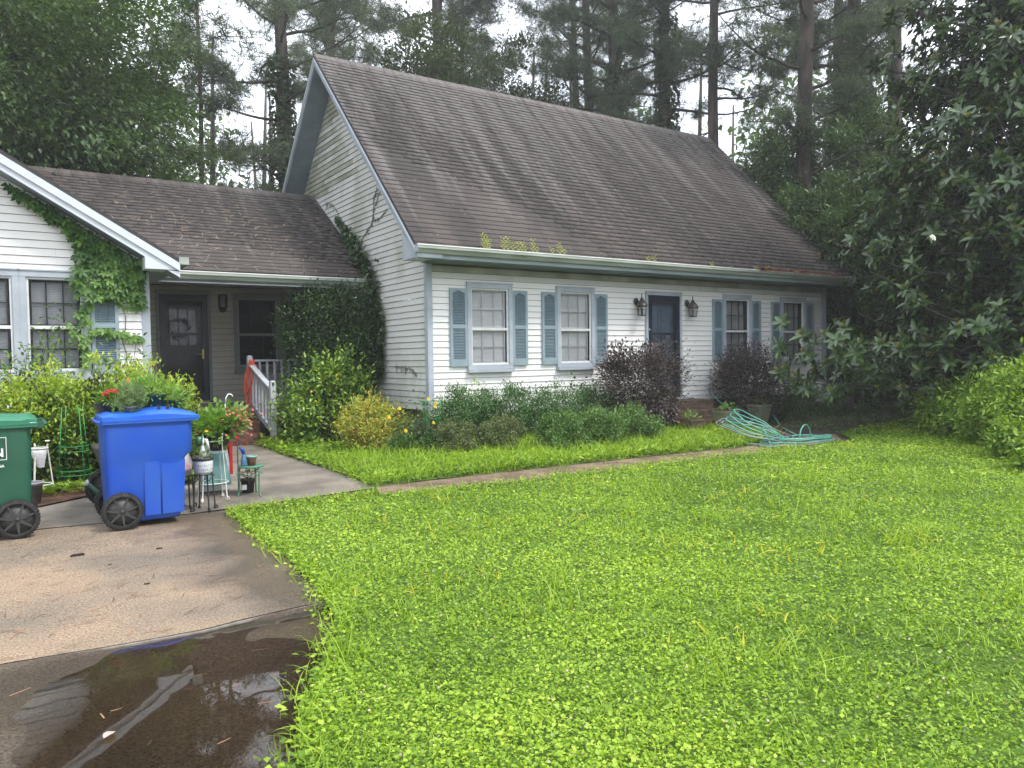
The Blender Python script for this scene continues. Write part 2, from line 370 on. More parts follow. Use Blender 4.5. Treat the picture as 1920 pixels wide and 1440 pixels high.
# ================================================================== the ground
def grid(name, x0, x1, y0, y1, dx, zf, m, poly=None, kind='structure', thick=0.):
    xs = np.arange(x0, x1+dx*.5, dx); ys = np.arange(y0, y1+dx*.5, dx); X, Y = np.meshgrid(xs, ys); Z = zf(X, Y)
    V = np.stack([X, Y, Z], -1).reshape(-1, 3); nx = len(xs); i = np.arange(len(ys)-1)[:, None]*nx+np.arange(nx-1)[None]
    F = np.stack([i, i+1, i+nx+1, i+nx], -1).reshape(-1, 4)
    if poly is not None:
        c = V[F].mean(1); F = F[inpoly(c, poly)]
        # pull the ragged rim vertices onto the outline
        cnt = np.bincount(F.ravel(), minlength=len(V)); b = np.where((cnt > 0) & (cnt < 4))[0]; pg = np.array(poly, float); q0 = pg; q1 = np.roll(pg, -1, 0)
        p = V[b, None, :2]; d = q1-q0; tt = np.clip(((p-q0)*d).sum(-1)/((d*d).sum(-1)+1e-12), 0, 1); pr = q0+tt[..., None]*d; ds = np.linalg.norm(pr-p, axis=-1); k = ds.argmin(1); ar = np.arange(len(b)); ok = ds[ar, k] < dx*1.2
        V[b[ok], :2] = pr[ar, k][ok]
    ob = link(name, npmesh(name, V, F, m, smooth=True)); ob['kind'] = kind
    return ob
M_soil = mat('soil', (.075, .050, .030), (.035, .030, .018), .95, 3, 8, .8, 30)
M_far = mat('forest_floor', (.05, .04, .022), (.025, .03, .012), .95, .4, 8)
# one sheet to the horizon; fine near the house
gx = sorted(set([-300, -160, -80, -40, -20]+[round(-10+.5*i, 2) for i in range(0, 69)]+[30, 45, 80, 160, 300]))
gy = sorted(set([-250, -60, -20, -5]+[round(.5*i, 2) for i in range(0, 60)]+[35, 45, 60, 100, 180, 300]))
V = [(x, y, (gz(y)-.012+(.02*math.sin(x*1.3)*math.cos(y*1.7) if 14 < y < 30 else 0)) if not (x < 2.2 and y < 4.7) else -.10) for y in gy for x in gx]; nx = len(gx)
F = [(j*nx+i, j*nx+i+1, (j+1)*nx+i+1, (j+1)*nx+i) for j in range(len(gy)-1) for i in range(nx-1)]
link('ground', npmesh('ground', V, F, M_soil, smooth=True))['kind'] = 'structure'

# concrete: dry sandy slab behind the joint, dark wet apron in front of it
def concrete(name, c1, c2, dark, wetexpr=None, rough=.8):
    m = mat(name, c1, c2, rough, .9, 9, .55, 120, ramp=(.40, .62))
    t = m.node_tree; L = t.links.new; b = t.nodes['Principled BSDF']; g = N(t, 'ShaderNodeNewGeometry')
    n = N(t, 'ShaderNodeTexNoise'); n.inputs['Scale'].default_value = 75; n.inputs['Detail'].default_value = 3; L(g.outputs['Position'], n.inputs['Vector'])
    r = N(t, 'ShaderNodeValToRGB'); r.color_ramp.elements[0].position = .32; r.color_ramp.elements[1].position = .74
    r.color_ramp.elements[0].color = (.40, .38, .36, 1); r.color_ramp.elements[1].color = (1.9, 1.85, 1.75, 1); L(n.outputs['Fac'], r.inputs[0])
    mu = N(t, 'ShaderNodeMixRGB', blend_type='MULTIPLY'); mu.inputs[0].default_value = .8; old = b.inputs['Base Color'].links[0].from_socket
    L(old, mu.inputs[1]); L(r.outputs[0], mu.inputs[2])
    # soaked concrete is darker and shinier: towards the lawn edge and the puddle, with a ragged outline
    n2 = N(t, 'ShaderNodeTexNoise'); n2.inputs['Scale'].default_value = 1.6; n2.inputs['Detail'].default_value = 8; L(g.outputs['Position'], n2.inputs['Vector'])
    sp = N(t, 'ShaderNodeSeparateXYZ'); L(g.outputs['Position'], sp.inputs[0])
    ax = N(t, 'ShaderNodeMath', operation='MULTIPLY'); ax.inputs[1].default_value = wetexpr[0]; L(sp.outputs['X'], ax.inputs[0])
    ay = N(t, 'ShaderNodeMath', operation='MULTIPLY_ADD'); ay.inputs[1].default_value = wetexpr[1]; L(sp.outputs['Y'], ay.inputs[0]); L(ax.outputs[0], ay.inputs[2])
    a2 = N(t, 'ShaderNodeMath', operation='MULTIPLY_ADD'); a2.inputs[1].default_value = wetexpr[3]; L(n2.outputs['Fac'], a2.inputs[0]); L(ay.outputs[0], a2.inputs[2])
    mr = N(t, 'ShaderNodeMapRange'); mr.inputs[1].default_value = wetexpr[2]; mr.inputs[2].default_value = wetexpr[2]+.30; L(a2.outputs[0], mr.inputs[0])
    md = N(t, 'ShaderNodeMixRGB'); md.inputs[2].default_value = (*dark, 1); mm = N(t, 'ShaderNodeMixRGB', blend_type='MULTIPLY'); mm.inputs[0].default_value = 1
    mm.inputs[2].default_value = (*dark, 1); L(mu.outputs[0], mm.inputs[1]); L(mr.outputs[0], md.inputs[0]); L(mu.outputs[0], md.inputs[1]); L(mm.outputs[0], md.inputs[2])
    L(md.outputs[0], b.inputs['Base Color'])
    mr2 = N(t, 'ShaderNodeMapRange'); mr2.inputs[3].default_value = rough; mr2.inputs[4].default_value = .36; L(mr.outputs[0], mr2.inputs[0]); L(mr2.outputs[0], b.inputs['Roughness'])
    return m
M_slab = concrete('sandy_concrete', (.270, .200, .140), (.155, .128, .100), (.46, .47, .50), (.55, 0, .93, .9), .82)
M_apron = concrete('wet_concrete', (.150, .120, .092), (.095, .076, .058), (.52, .46, .38), (.5, 0, .10, .8), .5)
M_walk = mat('old_concrete', (.22, .19, .155), (.125, .11, .092), .85, 2.2, 9, .5, 120, ramp=(.38, .64))
LE = [(1.746, 7.546), (1.724, 7.064), (1.709, 6.48), (1.708, 5.74), (1.615, 4.754), (1.519, 4.206), (1.405, 3.881), (1.21, 3.514), (1.0, 3.19), (.826, 2.744), (.70, 2.2), (.6, 1.4), (.55, 0)]
def nz2(x, y, s=1.): return np.sin(x*2.1*s+1.3)*np.cos(y*1.7*s+.4)*.5+np.sin(x*5.3*s+y*3.1*s)*.25+np.sin(y*7.9*s-x*4.4*s+2)*.15
drv = [(-7, 7.84), (.2, 7.86), (.70, 7.81), (1.5, 7.76), (1.85, 7.75)]+[(x+.16, y) for x, y in LE if y > 4.55]+[(1.75, 4.55), (1.09, 4.50), (.87, 4.465), (.4, 4.50), (-.07, 4.553), (-7, 4.62)]
grid('driveway', -7, 2.1, 4.4, 7.95, .025, lambda X, Y: gza(Y)+.003*nz2(X, Y), M_slab, drv)
back = [(-7, 7.87), (.2, 7.89), (.70, 7.84), (1.5, 7.79), (3.45, 7.98), (3.5, 8.75), (3.40, 10.2), (3.42, 12.9), (2.2, 12.9), (1.95, 9.6), (1.5, 9.2), (.81, 9.16), (.5, 8.99), (.18, 8.78), (-7, 8.6)]
grid('walkway', -7, 3.55, 7.7, 13, .025, lambda X, Y: gza(Y)+.003*nz2(X, Y, .8), M_walk, back)
# low place in the apron where the rain stands
def apron_z(X, Y):
    # axis of the hollow runs from the joint towards the lawn edge
    d = np.minimum(1, ((X-.72)/.78)**2*.9+((Y-3.45)/1.10)**2)
    e = np.minimum(1, ((X-.75)/.7)**2+((Y-2.6)/1.0)**2)
    lip = .014*np.exp(-((Y-4.52)/.035)**2)
    rib = .004*np.exp(-(((X-.35)*.55-(Y-3.25)*.42)/.05)**2)
    return -.010+.003*nz2(X, Y, 1.3)+.0016*nz2(X, Y, 4)+.0012*nz2(X+3, Y, 11)-.020*(1-d)-.014*(1-e)-.010*np.exp(-((Y-4.40)/.10)**2)*np.clip((X-.35)/.3, 0, 1)+lip+rib
t_ = M_apron.node_tree; b_ = t_.nodes['Principled BSDF']; g_ = N(t_, 'ShaderNodeNewGeometry'); s_ = N(t_, 'ShaderNodeSeparateXYZ'); m_ = N(t_, 'ShaderNodeMapRange'); m_.inputs[1].default_value = -.0145; m_.inputs[2].default_value = .0; m_.inputs[3].default_value = .07
t_.links.new(g_.outputs['Position'], s_.inputs[0]); t_.links.new(s_.outputs['Z'], m_.inputs[0]); t_.links.new(b_.inputs['Roughness'].links[0].from_socket, m_.inputs[4]); t_.links.new(m_.outputs[0], b_.inputs['Roughness'])   # film of water round the puddle
v_ = N(t_, 'ShaderNodeMapRange'); v_.inputs[1].default_value = -.0145; v_.inputs[2].default_value = -.003; v_.inputs[3].default_value = .8; v_.inputs[4].default_value = 1.; t_.links.new(s_.outputs['Z'], v_.inputs[0])
w_ = N(t_, 'ShaderNodeVectorMath', operation='SCALE'); t_.links.new(b_.inputs['Base Color'].links[0].from_socket, w_.inputs[0]); t_.links.new(v_.outputs[0], w_.inputs['Scale']); t_.links.new(w_.outputs[0], b_.inputs['Base Color'])
apr = [(-7, 4.60), (-.07, 4.535), (.4, 4.482), (.87, 4.447), (1.09, 4.482), (1.75, 4.53)]+[(x+.2, y) for x, y in LE if y < 4.5]+[(-7, 0)]
grid('driveway_apron', -7, 2.1, 0, 4.62, .03, apron_z, M_apron, apr)
jp = [(-7, 4.61), (-.07, 4.544), (.4, 4.491), (.87, 4.456), (1.09, 4.491), (1.75, 4.54)]; jm = MB()
for i in range(len(jp)-1): jm.bar((jp[i][0], jp[i][1], -.035), (jp[i+1][0], jp[i+1][1], -.035), .028, .06)
jm.build('driveway_joint', M_mortar, kind='structure')
m = bpy.data.materials.new('water'); m.use_nodes = True; b = m.node_tree.nodes['Principled BSDF']
b.inputs['Base Color'].default_value = (.72, .62, .50, 1); b.inputs['Roughness'].default_value = .015; b.inputs['IOR'].default_value = 1.33; b.inputs['Transmission Weight'].default_value = 1
b.inputs['Specular IOR Level'].default_value = .5
wv = N(m.node_tree, 'ShaderNodeTexNoise'); wv.inputs['Scale'].default_value = 7; bp = N(m.node_tree, 'ShaderNodeBump'); bp.inputs['Strength'].default_value = .02; bp.inputs['Distance'].default_value = .05
m.node_tree.links.new(wv.outputs['Fac'], bp.inputs['Height']); m.node_tree.links.new(bp.outputs[0], b.inputs['Normal'])
pud = [(.0, 3.1), (.15, 4.05), (.45, 4.38), (.88, 4.44), (1.1, 4.47), (1.60, 4.50), (1.62, 4.2), (1.5, 3.8), (1.3, 3.4), (1.1, 3.0), (.95, 2.5), (.8, 1.8), (.1, 1.8)]
grid('puddle_water', -.2, 1.9, 1.5, 4.52, .04, lambda X, Y: X*0-.0135, m, [(-.2, 1.6), (-.2, 4.3), (.5, 4.45), (1.9, 4.5), (1.9, 3.6), (1.2, 2.6), (1.0, 1.6)])
# half-buried path along the front
M_path = mat('earthy_path', (.22, .155, .11), (.12, .085, .055), .92, 2.5, 9, .6, 90, ramp=(.38, .62))
pth = [(3.30, 7.50), (4.6, 7.36), (5.4, 7.30), (7.1, 7.26), (9.3, 7.2), (10.4, 7.2), (11.6, 7.5), (12.2, 8.0), (10.6, 8.1), (9.5, 7.82), (7.45, 7.95), (5.6, 7.99), (4.85, 8.03), (3.46, 8.02)]
grid('front_path', 3.2, 12.4, 7.1, 8.2, .04, lambda X, Y: gza(Y)+.004+.004*nz2(X, Y), M_path, pth)
bedm = mat('pine_straw_mulch', (.17, .075, .045), (.06, .035, .022), .95, 5, 9, 1., 60, ramp=(.4, .6))
grid('garden_bed', -4, 1.9, 8.5, 11.5, .08, lambda X, Y: gza(Y)+.012+.014*nz2(X, Y, 3)*np.clip((Y-8.9)*2, 0, 1), bedm, [(-4, 8.6), (.18, 8.80), (.5, 9.02), (.81, 9.19), (1.5, 9.25), (1.9, 9.7), (2.0, 11.4), (-4, 11.4)])

# ================================================================== the house
house = thing('house', 'white vinyl-sided cottage with steep brown shingle roof, blue-grey shutters and a porch wing', 'house', (5.66, 10.9, 0))
EXP = .1016
def board(P0, S, O, a0, a1, b0, b1, z0, z1, dutch=False):
    """one lapped board: bottom edge a0..a1 at z0, top edge b0..b1 at z1; S along the wall, O outwards"""
    P0, S, O = Vector(P0), Vector(S), Vector(O); Z = Vector((0, 0, 1)); mb = MB()
    zs = z0+.0065; th = [(zs, .001), (zs, .019), (z1, .004), (z1, -.004)] if not dutch else [(zs, .001), (zs, .018), (z0+(z1-z0)*.62, .015), (z0+(z1-z0)*.74, .004), (z1, .003), (z1, -.004)]
    A = []; B = []
    for z, d in th:
        t = (z-z0)/(z1-z0); A.append(P0+S*(a0+(b0-a0)*t)+O*d+Z*z); B.append(P0+S*(a1+(b1-a1)*t)+O*d+Z*z)
    n = len(th); return mb.add([tuple(p) for p in A+B], [tuple(range(n)), tuple(reversed(range(n, 2*n)))]+[(k, n+k, n+(k+1) % n, (k+1) % n) for k in range(n)])
def wall(name, P0, S, O, z0, z1, span, ops, mats, expo=EXP, dutch=False, seam=3.66):
    """span(z)->(s0,s1); ops: list of (s0,s1,z0,z1); mats(z, s)->material"""
    w = bpy.data.objects.new(name, None); w.empty_display_size = .1; col.objects.link(w); w.parent = house; w.matrix_parent_inverse = house.matrix_basis.inverted()
    k = 0; z = z0; r = random.Random(len(name))
    while z < z1-.01:
        zt = min(z+expo, z1); a = span(z); b_ = span(zt-.001)
        if b_[1]-b_[0] < .02: break
        cuts = [(a[0], a[1])]; zm = (z+zt)/2
        for (s0, s1, oz0, oz1) in ops:
            if oz0 < zm < oz1:
                nc = []
                for c in cuts:
                    if s1 <= c[0] or s0 >= c[1]: nc.append(c)
                    else:
                        if s0 > c[0]+.01: nc.append((c[0], s0))
                        if s1 < c[1]-.01: nc.append((s1, c[1]))
                cuts = nc
        pieces = []
        for c in cuts:
            s = c[0]; sm = a[0]+seam*(.35 if k % 2 else .8)
            while sm < c[1]:
                if sm > c[0]+.2 and sm < c[1]-.2: pieces.append((s, sm-.001)); s = sm
                sm += seam
            pieces.append((s, c[1]))
        for (s0, s1) in pieces:
            t0 = s0+(b_[0]-a[0]) if abs(s0-a[0]) < 1e-6 else s0; t1 = s1+(b_[1]-a[1]) if abs(s1-a[1]) < 1e-6 else s1
            board(P0, S, O, s0, s1, t0, t1, z, zt+.0005, dutch).build('siding_board', mats(z, (s0+s1)/2), w)
        z = zt; k += 1
    return w
FY = 10.884; X0 = 5.657; X1 = 16.08; RY = 14.6; RZ = 7.42; SL = .995
WIN = [(6.358, 7.25), (8.204, 9.07), (12.578, 13.474), (14.479, 15.366)]; WZ = (1.290, 2.715); DOOR = (10.368, 11.346)
ops = [(a+.02, b_-.02, WZ[0]+.02, WZ[1]-.02) for a, b_ in WIN]+[(DOOR[0]+.02, DOOR[1]-.02, .5, 2.68)]
wall('front_wall', (0, FY, 0), (1, 0, 0), (0, -1, 0), .64, 2.99, lambda z: (X0+.06, X1-.05), ops, lambda z, s: M_algae_shade if z > 2.86 else (M_sidedirty_shade if z > 2.74 or s > 15.2 else M_side))  # top courses: algae plus the eave's shadow, both put into the board colour
def gspan(z):
    zz = RZ-.16; y0 = RY-(zz-z)/SL; y1 = RY+(zz-z)/SL
    return (max(FY+.05, y0), min(18.3, y1))
wall('side_wall', (X0, 0, 0), (0, 1, 0), (-1, 0, 0), .64, 7.22, gspan, [], lambda z, s: M_algae_shade if (z > 6.3 or (z > 4.9 and s > 14.4+.25*(7-z))) else M_sidedirty_shade)
# wing, its gable facing the drive
WY = 11.397; WX1 = 1.65; WXc = -2.2; WS = .607
wtop = lambda x: 2.868+WS*(1.987-x)-.19 if x > WXc else 2.868+WS*(1.987-2*WXc+x)-.19
def wspan(z):
    lo, hi = -6.0, 1.58
    if z > wtop(hi)-1e-3: hi = 1.987-(z+.19-2.868)/WS; lo = max(lo, 2*WXc-hi)
    return (lo, hi)
WW = [(-.60, .945)]; WWZ = (1.322, 2.665)
wall('wing_wall', (0, WY, 0), (1, 0, 0), (0, -1, 0), .62, 5.2, wspan, [(WW[0][0]+.02, WW[0][1]-.02, WWZ[0]+.02, WWZ[1]-.02)], lambda z, s: M_side)
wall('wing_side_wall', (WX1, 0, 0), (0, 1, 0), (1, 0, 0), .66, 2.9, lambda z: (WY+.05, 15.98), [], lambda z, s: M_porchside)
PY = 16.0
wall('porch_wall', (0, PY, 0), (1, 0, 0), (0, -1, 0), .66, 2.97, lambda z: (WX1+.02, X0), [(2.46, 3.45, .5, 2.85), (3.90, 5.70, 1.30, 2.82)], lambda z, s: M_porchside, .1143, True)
# plain back and far-end walls close the volume
MB().box((X1, FY+.02, .3), (X1+.1, 18.3, 3.0)).build('end_wall', M_side, house)
MB().prism([(X1+.001, FY+.02, 3.0), (X1+.001, 18.3, 3.0), (X1+.001, RY, 7.2)], (.098, 0, 0)).build('end_gable', M_side, house)
MB().box((X0+.02, 18.2, .1), (X1, 18.3, 3.0)).box((-6, 20.5, .1), (X0, 20.6, 3.0)).build('back_wall', M_side, house)
MB().box((X0+.12, FY+.12, .05), (X1-.1, 18.2, .62)).build('foundation', M_mortar, house)
MB().box((-6, WY+.08, .05), (WX1-.03, 20.4, .61)).build('foundation', M_mortar, house)
# dark lining so that no daylight shows through the walls from inside
MB().box((X0+.9, FY+.75, .63), (X1-.3, FY+.80, 2.98)).box((-5.8, WY+.75, .63), (WX1-.1, WY+.8, 3.2)).box((WX1+.3, PY+.75, .63), (X0-.05, PY+.8, 2.98)).build('dark_lining', M_dark, house, kind='stuff')
# corner boards
def part(mb, name, m, bevel=0., label=None, kind=None, parent=None): return mb.build(name, m, parent or house, bevel=bevel, label=label, kind=kind)
for bx in (((X0-.022, FY-.022, .60), (X0+.075, FY-.001, 3.0)), ((X0-.022, FY, .60), (X0-.001, FY+.085, 3.0)), ((X1-.06, FY-.022, .60), (X1+.12, FY-.001, 3.0)),
           ((1.565, WY-.022, .60), (1.672, WY-.001, 2.72)), ((1.651, WY, .60), (1.672, WY+.09, 2.9))):
    part(MB().box(*bx), 'corner_board', M_trim, .003)
MB().box((X0-.02, FY-.018, .55), (DOOR[0]-.05, FY+.03, .638)).build('skirt_board', M_side, house)
MB().box((DOOR[1]+.05, FY-.018, .55), (X1, FY+.03, .638)).build('skirt_board', M_side, house)

# ---------------------------------------------------------------- roofs
def roof_plane(O, U, D, nU, nD, tabw, exp, jitter, skip=None, cams=None):
    """shingle tabs: O eave corner, U along the eave, D up the slope; returns list of (matrix, v)"""
    U, D = Vector(U).normalized(), Vector(D).normalized(); Nn = U.cross(D).normalized()
    if Nn.z < 0: Nn = -Nn
    out = []
    for j in range(nD):
        off = (j % 2)*.5*tabw+(j % 3)*.04
        for i in range(-1, nU+1):
            u0 = max(0, i*tabw+off); u1 = min(nU*tabw, (i+1)*tabw+off)
            if u1-u0 < .03: continue
            P = Vector(O)+U*u0+D*(j*exp)
            if skip and skip(P+U*(u1-u0)/2): continue
            out.append((P, u1-u0, j))
    return out, U, D, Nn
def shingles(parent, O, U, D, width, slope, nInd, exp=.127, tabw=.305, skip=None):
    nU = int(round(width/tabw)); tabw = width/nU; nD = int(round(slope/exp)); exp = slope/nD
    tabs, U, D, Nn = roof_plane(O, U, D, nU, nD, tabw, exp, 0, skip)
    cam_p = Vector((0, 0, H)); key = sorted(range(len(tabs)), key=lambda i: (tabs[i][0]-cam_p).length)
    ind = set(key[:nInd]); r = random.Random(5)
    # unit tab, x along U, y up slope, z out
    uv = [(.006, 0, 0), (.994, 0, 0), (1, 1.12, 0), (0, 1.12, 0), (.006, 0, 1), (.994, 0, 1), (1, 1.12, .25), (0, 1.12, .25)]
    uf = [(0, 3, 2, 1), (4, 5, 6, 7), (0, 1, 5, 4), (1, 2, 6, 5), (2, 3, 7, 6), (3, 0, 4, 7)]
    me = npmesh('shingle', uv, uf, M_shingle, np.zeros(6)); me.materials.append(M_roofedge); me.polygons[2].material_index = 1; V = []; F = []; vv = []
    R3 = np.array([U, D, Nn]).T; uvn = np.array(uv)
    for i, (P, w, j) in enumerate(tabs):
        th = .017+.005*r.random()*(1 if r.random() < .9 else 1.6); dy = r.gauss(0, .0022); ti = r.gauss(0, .0015)
        S = np.array([w, exp, th])
        if i in ind:
            ob = link('shingle', me, parent)
            ob.matrix_basis = Matrix.Translation(P+D*dy) @ Matrix((( *(U*w), ), (0, 0, 0), (0, 0, 0))).to_4x4().to_3x3().to_4x4() if False else Matrix(((U.x*w, D.x*exp, Nn.x*th, P.x+D.x*dy), (U.y*w, D.y*exp, Nn.y*th, P.y+D.y*dy), (U.z*w, D.z*exp, Nn.z*th, P.z+D.z*dy), (0, 0, 0, 1)))
        else:
            q = (uvn*S) @ R3.T+np.array(P)+np.array(D)*dy; b0 = len(V)*8; V.append(q); F.append(np.array(uf)+b0); vv += [r.random()]*6
    mj = npmesh('shingles', np.concatenate(V), np.concatenate(F), M_shingle, vv); mj.materials.append(M_roofedge); mi_ = np.tile(np.array([0, 0, 1, 0, 0, 0], np.int32), len(V)); mj.polygons.foreach_set('material_index', mi_); ob = link('shingles', mj, parent); ob['kind'] = 'stuff'
RX0 = 5.2; RX1 = 16.45; EY = 10.33
def roofz(y): return RZ-SL*abs(RY-y)
roof = MB(); roof.prism([(RX0, EY, roofz(EY)-.05), (RX0, RY, RZ-.05), (RX0, 2*RY-EY, roofz(EY)-.05), (RX0, 2*RY-EY, roofz(EY)-.005), (RX0, RY, RZ-.005), (RX0, EY, roofz(EY)-.005)], (RX1-RX0, 0, 0))
main_roof = roof.build('main_roof', M_roofedge, house)
sl_len = math.hypot(RY-EY, roofz(RY)-roofz(EY))
shingles(main_roof, (RX0, EY-.02, roofz(EY)-.015), (1, 0, 0), (0, RY-EY, RZ-roofz(EY)), RX1-RX0, sl_len, 190)
# back slope, one sheet of stepped courses
MB().prism([(RX0, RY, RZ+.006), (RX0, 2*RY-EY, roofz(EY)+.006), (RX0, 2*RY-EY, roofz(EY)), (RX0, RY, RZ)], (RX1-RX0, 0, 0)).build('back_slope', M_shingle, main_roof)
def ridge_caps(parent, x0, x1, y, z, s, ymul=1.):
    x = x0; r = random.Random(3); nme = 0
    while x < x1:
        w = .205; a = .14; lift = .016+.006*r.random()
        mb = MB(); zt = z+lift+.012; zb = z+lift-.012
        mb.hexa([(x, y-a, zb-s*a), (x+w*1.3, y-a, zb-s*a-.012), (x+w*1.3, y, z+lift-.014), (x, y, z+lift), (x, y-a, zt-s*a), (x+w*1.3, y-a, zt-s*a-.012), (x+w*1.3, y, zt+.002), (x, y, zt+.012)])
        mb.hexa([(x, y, z+lift), (x+w*1.3, y, z+lift-.014), (x+w*1.3, y+a, zb-s*a-.012), (x, y+a, zb-s*a), (x, y, zt+.012), (x+w*1.3, y, zt+.002), (x+w*1.3, y+a, zt-s*a-.012), (x, y+a, zt-s*a)])
        mb.build('ridge_cap', M_shingle, parent); x += w
ridge_caps(main_roof, RX0+.02, RX1-.25, RY, RZ+.0, SL)
# rake boards, rake soffit, boxed return at the left gable
def rake(parent, x0, x1, y0, y1, top, h, m, name='rake_board', s=SL, yr=RY, zr=RZ):
    f = lambda y: zr-s*abs(yr-y)-top
    return MB().prism([(x0, y0, f(y0)), (x0, y1, f(y1)), (x0, y1, f(y1)-h), (x0, y0, f(y0)-h)], (x1-x0, 0, 0)).build(name, m, parent)
for (y0, y1) in ((EY+.02, RY), (RY, 2*RY-EY-.02)):
    rake(house, RX0+.004, RX0+.03, y0, y1, .052, .155, M_fascia); rake(house, RX0-.010, RX0+.003, y0, y1, .050, .05, M_rakeW, 'drip_edge')
    rake(house, RX1-.03, RX1-.004, y0, y1, .052, .155, M_fascia)
    # soffit strips under the overhang, each a panel with a joint
    n = 15; ys = [y0+(y1-y0)*i/n for i in range(n+1)]
    for i in range(n):
        f = lambda y: roofz(y)-.185
        MB().prism([(RX0+.031, ys[i]+.004, f(ys[i]+.004)), (RX0+.031, ys[i+1]-.004, f(ys[i+1]-.004)), (RX0+.031, ys[i+1]-.004, f(ys[i+1]-.004)-.012), (RX0+.031, ys[i]+.004, f(ys[i]+.004)-.012)], (X0-RX0-.05, 0, 0)).build('soffit_panel', M_soffit, house)
part(MB().prism([(RX0+.006, EY-.01, 3.012), (RX0+.006, FY-.05, 3.012), (RX0+.006, FY-.05, roofz(FY-.05)-.21), (RX0+.006, EY+.02, roofz(EY+.02)-.06), (RX0+.006, EY-.01, 3.11)], (X0-RX0-.03, 0, 0)), 'eave_return', M_trim, .004)
part(MB().box((RX0+.35, EY+.05, 3.0), (RX1-.02, FY-.002, 3.012)), 'eave_soffit', mat('green_soffit', (.13, .18, .16), (.09, .13, .115), .6, 3))  # green reflected light is put into the soffit colour
part(MB().box((X0-.02, EY+.03, 3.013), (RX1-.02, EY+.05, 3.155)), 'fascia', M_fascia)
def gutter(x0, x1, yb, zt, parent=house, w=.115, h=.12):
    pr = [(0, 0), (0, -h), (-.055, -h), (-.085, -h*.62), (-w, -h*.45), (-w, 0)]
    MB().loft([[(x, yb+a, zt+b_) for a, b_ in pr]+[(x, yb+a+(.006 if a < 0 else -.006), zt+b_+.004*(b_ < 0)) for a, b_ in reversed(pr)] for x in (x0, x1)], caps=True).build('gutter', M_gutter, parent)
    MB().box((x0-.004, yb-w-.006, zt-.012), (x1, yb-w+.012, zt+.004)).build('gutter_lip', M_gutterlip, parent)
gutter(RX0-.02, RX1-.03, EY+.027, 3.200)
part(MB().box((RX0-.022, EY-.09, 3.09), (RX0-.018, EY+.02, 3.198)), 'gutter_end_cap', M_trim)
# needles caught in the gutter
# breezeway roof
BY = 16.0; BZ = 4.97; BE = 13.03; BS = (BZ-2.975)/(BY-BE)
broof = MB().prism([(-2.2, BE, 2.915), (-2.2, BY, BZ-.06), (-2.2, 2*BY-BE, 2.915), (-2.2, 2*BY-BE, 2.955), (-2.2, BY, BZ-.02), (-2.2, BE, 2.955)], (X0+2.2-.02, 0, 0)).build('breezeway_roof', M_roofedge, house)
shingles(broof, (-.2, BE-.02, 2.955), (1, 0, 0), (0, BY-BE, BZ-2.975), X0-.02+.2, math.hypot(BY-BE, BZ-2.975)+.02, 110,
         skip=lambda P: P.z < 2.868+WS*(1.987-P.x)-.15)
ridge_caps(broof, .3, X0-.2, BY, BZ-.01, BS)
gutter(2.03, X0-.06, BE+.02, 2.935)
part(MB().box((1.70, BE+.06, 2.775), (X0-.05, BE+.085, 2.93)), 'fascia', M_fascia)
part(MB().box((1.68, BE+.02, 2.762), (X0-.03, BE+.12, 2.774)), 'beam_cap', M_rakeW)
part(MB().box((1.66, BE+.09, 2.985), (X0-.03, PY-.02, 2.997)), 'porch_ceiling', mat('porch_ceiling_paint', (.42, .42, .38), (.36, .36, .33), .7))
# flashing where the roof meets the tall wall
rake(house, X0-.03, X0-.02, BE, BY, -.02, .07, M_trim, 'flashing', BS, BY, BZ)
# wing roof with double rake trim and return
WR = 11.0
wz = lambda x: 2.868+WS*(1.987-x) if x > WXc else 2.868+WS*(1.987-2*WXc+x)
wl = 2*WXc-2.03
wroof = MB().prism([(2.03, WR, wz(2.03)-.045), (WXc, WR, wz(WXc)-.045), (wl, WR, wz(wl)-.045), (wl, WR, wz(wl)), (WXc, WR, wz(WXc)), (2.03, WR, wz(2.03))], (0, 9.6, 0)).build('wing_roof', M_roofedge, house)
dxy = Vector((WXc-2.03, 0, wz(WXc)-wz(2.03)))
shingles(wroof, (2.04, WR+.02, wz(2.04)), (0, 1, 0), tuple(dxy), 6.0, dxy.length, 0, skip=lambda P: (P.z < 2.955+BS*(P.y-BE) and P.y > BE and P.x > .6))
MB().prism([(WXc, WR, wz(WXc)+.008), (wl, WR, wz(wl)+.008), (wl, WR, wz(wl)+.001), (WXc, WR, wz(WXc)+.001)], (0, 9.6, 0)).build('far_slope', M_shingle, wroof)
def wrake(y0, y1, top, h, m, name, sides=(1, -1)):
    for sg in sides:
        xs = (2.0, WXc) if sg > 0 else (wl+.03, WXc); MB().prism([(xs[0], y0, wz(xs[0])-top), (xs[1], y0, wz(xs[1])-top), (xs[1], y0, wz(xs[1])-top-h), (xs[0], y0, wz(xs[0])-top-h)], (0, y1-y0, 0)).build(name, m, house)
wrake(WR-.012, WR+.01, .046, .105, M_rakeW, 'rake_trim'); wrake(WR+.011, WR+.03, .10, .135, M_rakeW, 'rake_board')
wrake(WR+.031, WY-.002, .22, .012, M_soffit, 'rake_soffit')
part(MB().prism([(1.575, WR+.0105, 2.722), (1.99, WR+.0105, 2.722), (1.99, WR+.0105, wz(1.99)-.152), (1.575, WR+.0105, wz(1.575)-.152)], (0, .32, 0)), 'eave_return', M_rakeW, .003)
part(MB().box((1.99, WR-.01, 2.80), (2.11, BE-.2, 2.815)).box((2.10, WR-.01, 2.80), (2.115, BE-.2, 2.90)).box((1.99, WR-.012, 2.80), (2.115, WR-.006, 2.90)), 'gutter', M_gutter)
part(MB().box((1.70, WR+.34, 2.722), (1.99, 13.0, 2.734)), 'eave_soffit', M_soffit)

